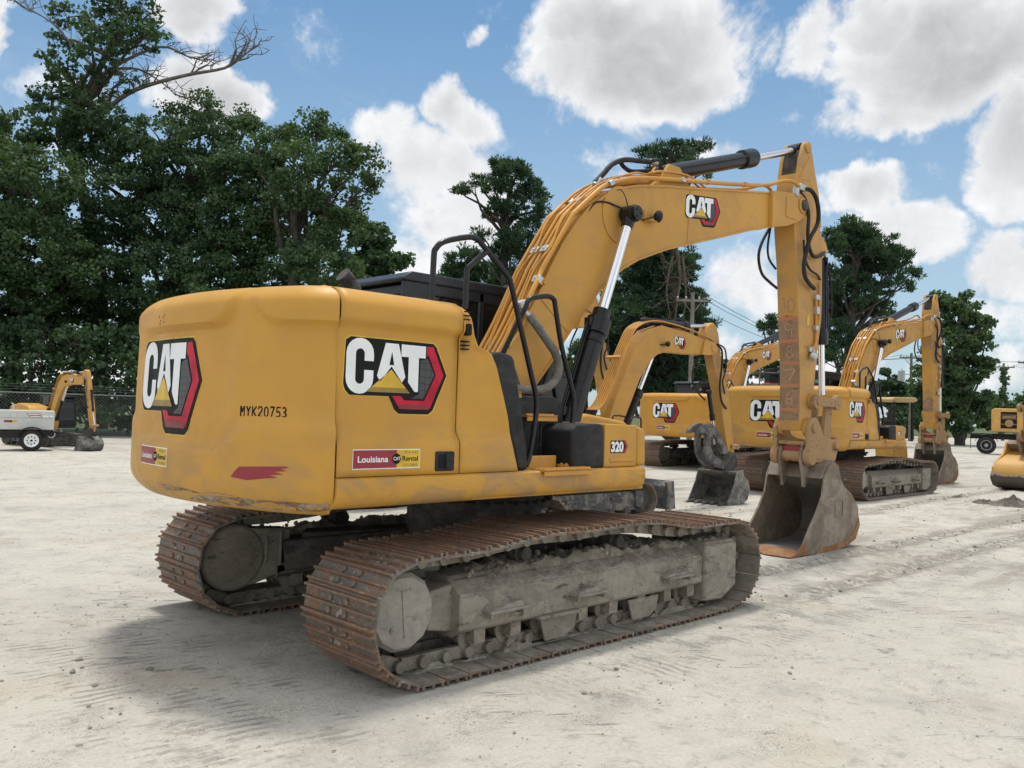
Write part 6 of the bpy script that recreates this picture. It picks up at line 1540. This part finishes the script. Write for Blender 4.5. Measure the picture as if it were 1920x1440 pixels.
tree('broadleaf_tree', 'smaller tree at the right end of the left tree line', GT, 50, [(690, 800), (690, 640), (700, 500)],
     [(690, 450, 34, .9), (720, 480, 36, .9), (750, 500, 24, .8), (680, 500, 46, 1), (700, 550, 55, 1), (640, 560, 50, 1), (740, 545, 34, .8), (660, 620, 60, 1), (730, 610, 50, 1), (650, 410, 26, .6)], 'oak2', 25, tr=.32, size=.32)
for i, (px, py, rp, lab) in enumerate(((-20, 700, 70, 'leafy undergrowth behind the fence, left of the trailer box'), (75, 690, 72, 'tall undergrowth directly behind the grey trailer'), (165, 700, 66, 'undergrowth behind the compact excavator with the dark blade'), (250, 700, 70, 'undergrowth behind the fence beside the counterweight'))):
    tree('shrub', lab, 'undergrowth behind the left fence', 37.5+i*.7, [(px, 815), (px+6, 760), (px, 700)], [(px-30, py+40, rp*.6, 1), (px+30, py+50, rp*.6, 1), (px, py, rp*.8, .9), (px-20, py-60, rp*.6, .8), (px+25, py-50, rp*.6, .8), (px, py+75, rp*.5, 1)], 'oak2', 40+i, size=.22, per=44, tr=.10, cat='shrub', depth=1.0)
# pines
tree('pine_tree', 'ivy-clad pine with one crooked side limb behind the nearest excavator boom', GP, 60, [(955, 800), (950, 600), (945, 480), (950, 400), (960, 330)],
     [(945, 312, 26, 1), (925, 345, 26, 1), (970, 325, 28, 1), (1000, 355, 28, 1), (1015, 390, 22, .9), (955, 375, 30, .9), (985, 410, 26, .7), (930, 400, 24, .8), (875, 350, 15, 1), (898, 340, 14, 1), (860, 357, 8, .9), (960, 450, 32, 1), (1010, 440, 26, .9), (990, 480, 30, .9), (940, 470, 24, 1), (945, 520, 34, 1), (980, 540, 36, 1), (905, 445, 18, .8), (890, 470, 16, .7)], 'needle', 31, size=.29, per=64, kind='needle', clump=.46, tr=.42, depth=1.6)
tree('pine_tree', 'low pine behind the handrail of the nearest excavator', GP, 66, [(890, 800), (885, 640), (880, 520)],
     [(850, 495, 22, .8), (875, 480, 20, .8), (840, 520, 26, .9), (880, 520, 34, 1), (915, 510, 26, .9), (930, 545, 34, 1), (870, 560, 36, 1), (835, 550, 26, .8)], 'needle', 32, size=.36, per=50, kind='needle', clump=.5, tr=.3, depth=1.6)
tree('pine_tree', 'tallest dark pine with hanging brown vines, framed under the nearest boom', GP, 57, [(1262, 810), (1258, 640), (1262, 480), (1262, 340), (1255, 285)],
     [(1200, 470, 30, 1), (1250, 450, 30, 1), (1240, 520, 60, 1), (1190, 590, 50, 1), (1260, 590, 60, 1.2), (1150, 640, 40, 1), (1210, 650, 60, 1.2), (1280, 640, 50, 1.2), (1180, 730, 50, 1), (1250, 740, 50, 1), (1100, 660, 30, .8), (1205, 292, 18, 1), (1235, 285, 20, 1), (1265, 278, 22, 1), (1300, 280, 20, 1), (1320, 270, 12, .9), (1285, 300, 24, 1), (1320, 320, 14, .8), (1225, 310, 20, .8), (1185, 350, 20, .6), (1230, 480, 40, 1), (1190, 510, 38, 1), (1275, 500, 36, 1), (1300, 480, 20, .8), (1225, 545, 46, 1), (1165, 560, 42, 1), (1290, 560, 36, 1), (1310, 600, 26, .9), (1130, 600, 34, .9), (1200, 610, 50, 1), (1260, 630, 50, 1), (1335, 605, 12, .8), (1150, 660, 44, 1), (1220, 690, 55, 1), (1300, 680, 44, 1), (1290, 730, 40, 1), (1335, 690, 22, .8), (1120, 700, 34, .8)],
     'needle', 33, size=.29, per=64, kind='needle', clump=.46, tr=.50, depth=2.2,
     extra=lambda r, b: bare(r, b, 54.5, [([(1270, 470, 0), (1275, 520, 0), (1268, 580, 0), (1262, 640, 0)], .12), ([(1262, 480, 0), (1250, 540, 0), (1258, 600, 0)], .09), ([(1280, 480, 0), (1286, 560, 0), (1275, 620, 0)], .09)], 8, 'hangvine'))
tree('pine_tree', 'spreading pine with open lower limbs behind the parked excavators on the right', GP, 64, [(1590, 810), (1592, 700), (1600, 560), (1610, 470)],
     [(1580, 445, 34, 1), (1620, 465, 36, 1), (1660, 490, 34, 1), (1595, 510, 34, 1), (1560, 545, 28, 1), (1620, 555, 28, .9), (1575, 590, 30, .9), (1560, 640, 30, .9), (1590, 430, 28, 1), (1565, 460, 24, 1), (1625, 440, 28, 1), (1655, 462, 28, 1), (1685, 485, 26, 1), (1712, 510, 16, 1), (1640, 490, 28, .9), (1600, 480, 30, .9), (1675, 520, 20, .9), (1705, 535, 10, .9), (1570, 520, 28, .9), (1615, 530, 26, .7), (1655, 540, 20, .8), (1560, 570, 24, .8), (1600, 580, 24, .7), (1645, 575, 24, .9), (1660, 590, 14, .8), (1575, 620, 26, .8), (1610, 640, 22, .6), (1560, 670, 26, .8), (1600, 690, 24, .7), (1550, 600, 14, .6), (1640, 610, 14, .8)],
     'needle', 34, size=.31, per=60, kind='needle', clump=.46, tr=.42, depth=2.0)
tree('pine_tree', 'small pine top between the distant boom and the numbered stick', GP, 75, [(1446, 810), (1447, 690), (1448, 610)], [(1448, 596, 10, 1), (1440, 610, 12, 1), (1455, 612, 10, .9), (1430, 608, 7, .9), (1448, 632, 12, .8), (1440, 660, 14, .8), (1455, 690, 18, .9), (1430, 700, 16, .9)], 'needle', 35, size=.40, per=44, kind='needle', clump=.5, tr=.25, depth=1.0)
tree('oak_tree', 'bulky rounded evergreen beside the rightmost parked excavator boom', GT.replace('left ', 'right '), 70, [(1800, 815), (1798, 720), (1800, 610)],
     [(1800, 568, 22, 1), (1775, 570, 18, 1), (1755, 560, 12, .8), (1825, 590, 22, 1), (1790, 600, 34, 1), (1840, 610, 18, 1), (1852, 600, 10, 1), (1830, 640, 30, 1), (1780, 645, 40, 1), (1850, 632, 14, 1), (1760, 690, 40, 1), (1815, 690, 40, 1), (1790, 735, 44, 1), (1845, 680, 12, .8), (1760, 760, 38, 1), (1820, 765, 32, 1), (1790, 790, 30, 1), (1845, 745, 16, .8), (1735, 730, 28, .9)],
     'oak', 36, size=.32, per=64, clump=.6, tr=.42, depth=2.2)
for i, (px, py, r, D, lf, lab) in enumerate(((1668, 720, 28, 85, 'oak2', 'thin bushy tree glimpsed between the parked excavator boom and its stick'), (1700, 765, 26, 95, 'oak2', 'low bushes left of the distant fence'), (1872, 765, 22, 120, 'oak', 'low trees on the horizon below the ivy-covered pole'), (1915, 762, 24, 125, 'oak', 'low trees on the horizon at the right edge'), (1080, 680, 34, 62, 'vine', 'light green vine thicket seen between the nearest boom and its cylinder'), (1365, 700, 30, 70, 'oak2', 'dark bush between two distant booms'), (1030, 740, 30, 62, 'oak2', 'dark bush behind the compact excavator cab'))):
    tree('bush', lab, 'bushes and thickets beyond the yard', D, [(px, 815), (px+2, py+30), (px, py)], [(px-r*.7, py+5, r*.6, 1), (px+r*.7, py, r*.6, 1), (px, py-r*.5, r*.55, .9), (px, py+r*.8, r*.9, 1), (px-r, py+r, r*.7, 1), (px+r, py+r, r*.7, 1)], lf, 60+i, size=.42 if D < 100 else .7, per=44, clump=.55 if D < 100 else 1.0, tr=.15, cat='bush', depth=1.2)

# ------------------------------------------------------------------ poles and wires
M['pole'] = grime('weathered_pole_wood', (.17, .15, .125), (.24, .22, .19), (.11, .095, .08), 1.5, .9, bmp=.01)
def pole(px, ytop, D, arm, label, ivy=False, trans=False, lean=0, arm_y=None):
    topp = at(px, ytop, D); base = Vector((topp.x, topp.y, 0)); root = empty('utility_pole', base); tag(root, label, 'utility pole', 'utility poles carrying overhead wires'); H = topp.z
    g = G(); g.cyl((0, 0, -.1), (0, 0, H), .17, .11, n=12); g.build('pole_shaft', M['pole'], root)
    cr = Vector((CR.x, CR.y, 0)).normalized(); za = H-.45 if arm_y is None else H-arm_y
    g = G(); g.bar(Vector((0, 0, za))-cr*arm/2, Vector((0, 0, za))+cr*arm/2, .11, .13); g.bar(Vector((0, 0, za-.8)), Vector((0, 0, za))+cr*arm*.3, .04, .04); g.bar(Vector((0, 0, za-.8)), Vector((0, 0, za))-cr*arm*.3, .04, .04); g.build('crossarm', M['pole'], root)
    for s in (-.46, -.2, .2, .46):
        g = G(); c = Vector((0, 0, za+.07))+cr*arm*s; g.lathe(c, (0, 0, 1), [(0, .03), (.04, .06), (.08, .04), (.12, .06), (.17, .03)], 8); g.build('insulator', M['steel'], root)
    if trans:
        for s in (-.9, .9):
            g = G(); c = Vector((0, 0, H-2.6))+cr*s; g.lathe(c, (0, 0, 1), [(0, .30), (.9, .30), (.95, .26), (1.0, .1), (1.12, .05)], 16); g.build('transformer', flat('transformer_grey', (.42, .44, .45), .5), root)
        g = G(); g.bar(Vector((0, 0, H-2.0))-cr*.8, Vector((0, 0, H-2.0))+cr*.8, .08, .08); g.build('bracket', M['steel'], root)
    if ivy: leaf_mesh('ivy', [(Vector((.05*math.sin(i*2), .05*math.cos(i*2), .6+i*(H-1.3)/14)), .38+.12*math.sin(i*1.7), 2.2) for i in range(15)], M['oak'], root, 7, .30, 18, 'leaf', .35)
    return [base+Vector((0, 0, za+.25))+cr*arm*s for s in (-.46, -.2, .2, .46)]
p1 = pole(1299, 549, 50, 1.9, 'wooden utility pole with a crossarm in front of the tallest dark pine')
p2 = pole(1882, 681, 98, 2.5, 'ivy-covered utility pole above the yellow truck', ivy=True)
p3 = pole(1709, 662, 80, 2.2, 'utility pole with grey transformers showing under the parked excavator boom', trans=True)
p4 = pole(1931, 672, 88, 2.4, 'ivy-covered utility pole at the right edge', ivy=True)
pf = [at(600+k*8, 560, 95) for k in range(4)]; pR = [at(2300+k*8, 640, 80) for k in range(4)]
def wire(a, b, sag, label, r=.016):
    g = G(); P = []
    for i in range(13):
        t = i/12; p = a.lerp(b, t); P.append(p-a+Vector((0, 0, -sag*4*t*(1-t))))
    g.tube(P, r, 5, 0); o = g.build('overhead_wire', M['rubber'], smooth=60, loc=a); tag(o, label, 'wire', 'overhead wires between the poles')
wire(p1[0], pf[0], 1.8, 'overhead wires left of the pole before the tallest pine'); wire(p1[3], pf[3], 2.4, 'overhead wires left of the pole before the tallest pine')
for k in (0, 2, 3): wire(p1[k], p3[k], 1.6, 'overhead wires between the pine pole and the transformer pole')
for k in (0, 3): wire(p3[k], p2[k], 1.4, 'overhead wires between the transformer pole and the ivy-covered pole')
for k in (1, 3): wire(p2[k], p4[k], .5, 'overhead wires between the two ivy-covered poles')
for k in (0, 3): wire(p3[k], pR[k], 1.2, 'overhead wires running off to the right edge')

print('faces', sum(len(o.data.polygons) for o in COL.objects if o.type == 'MESH'))
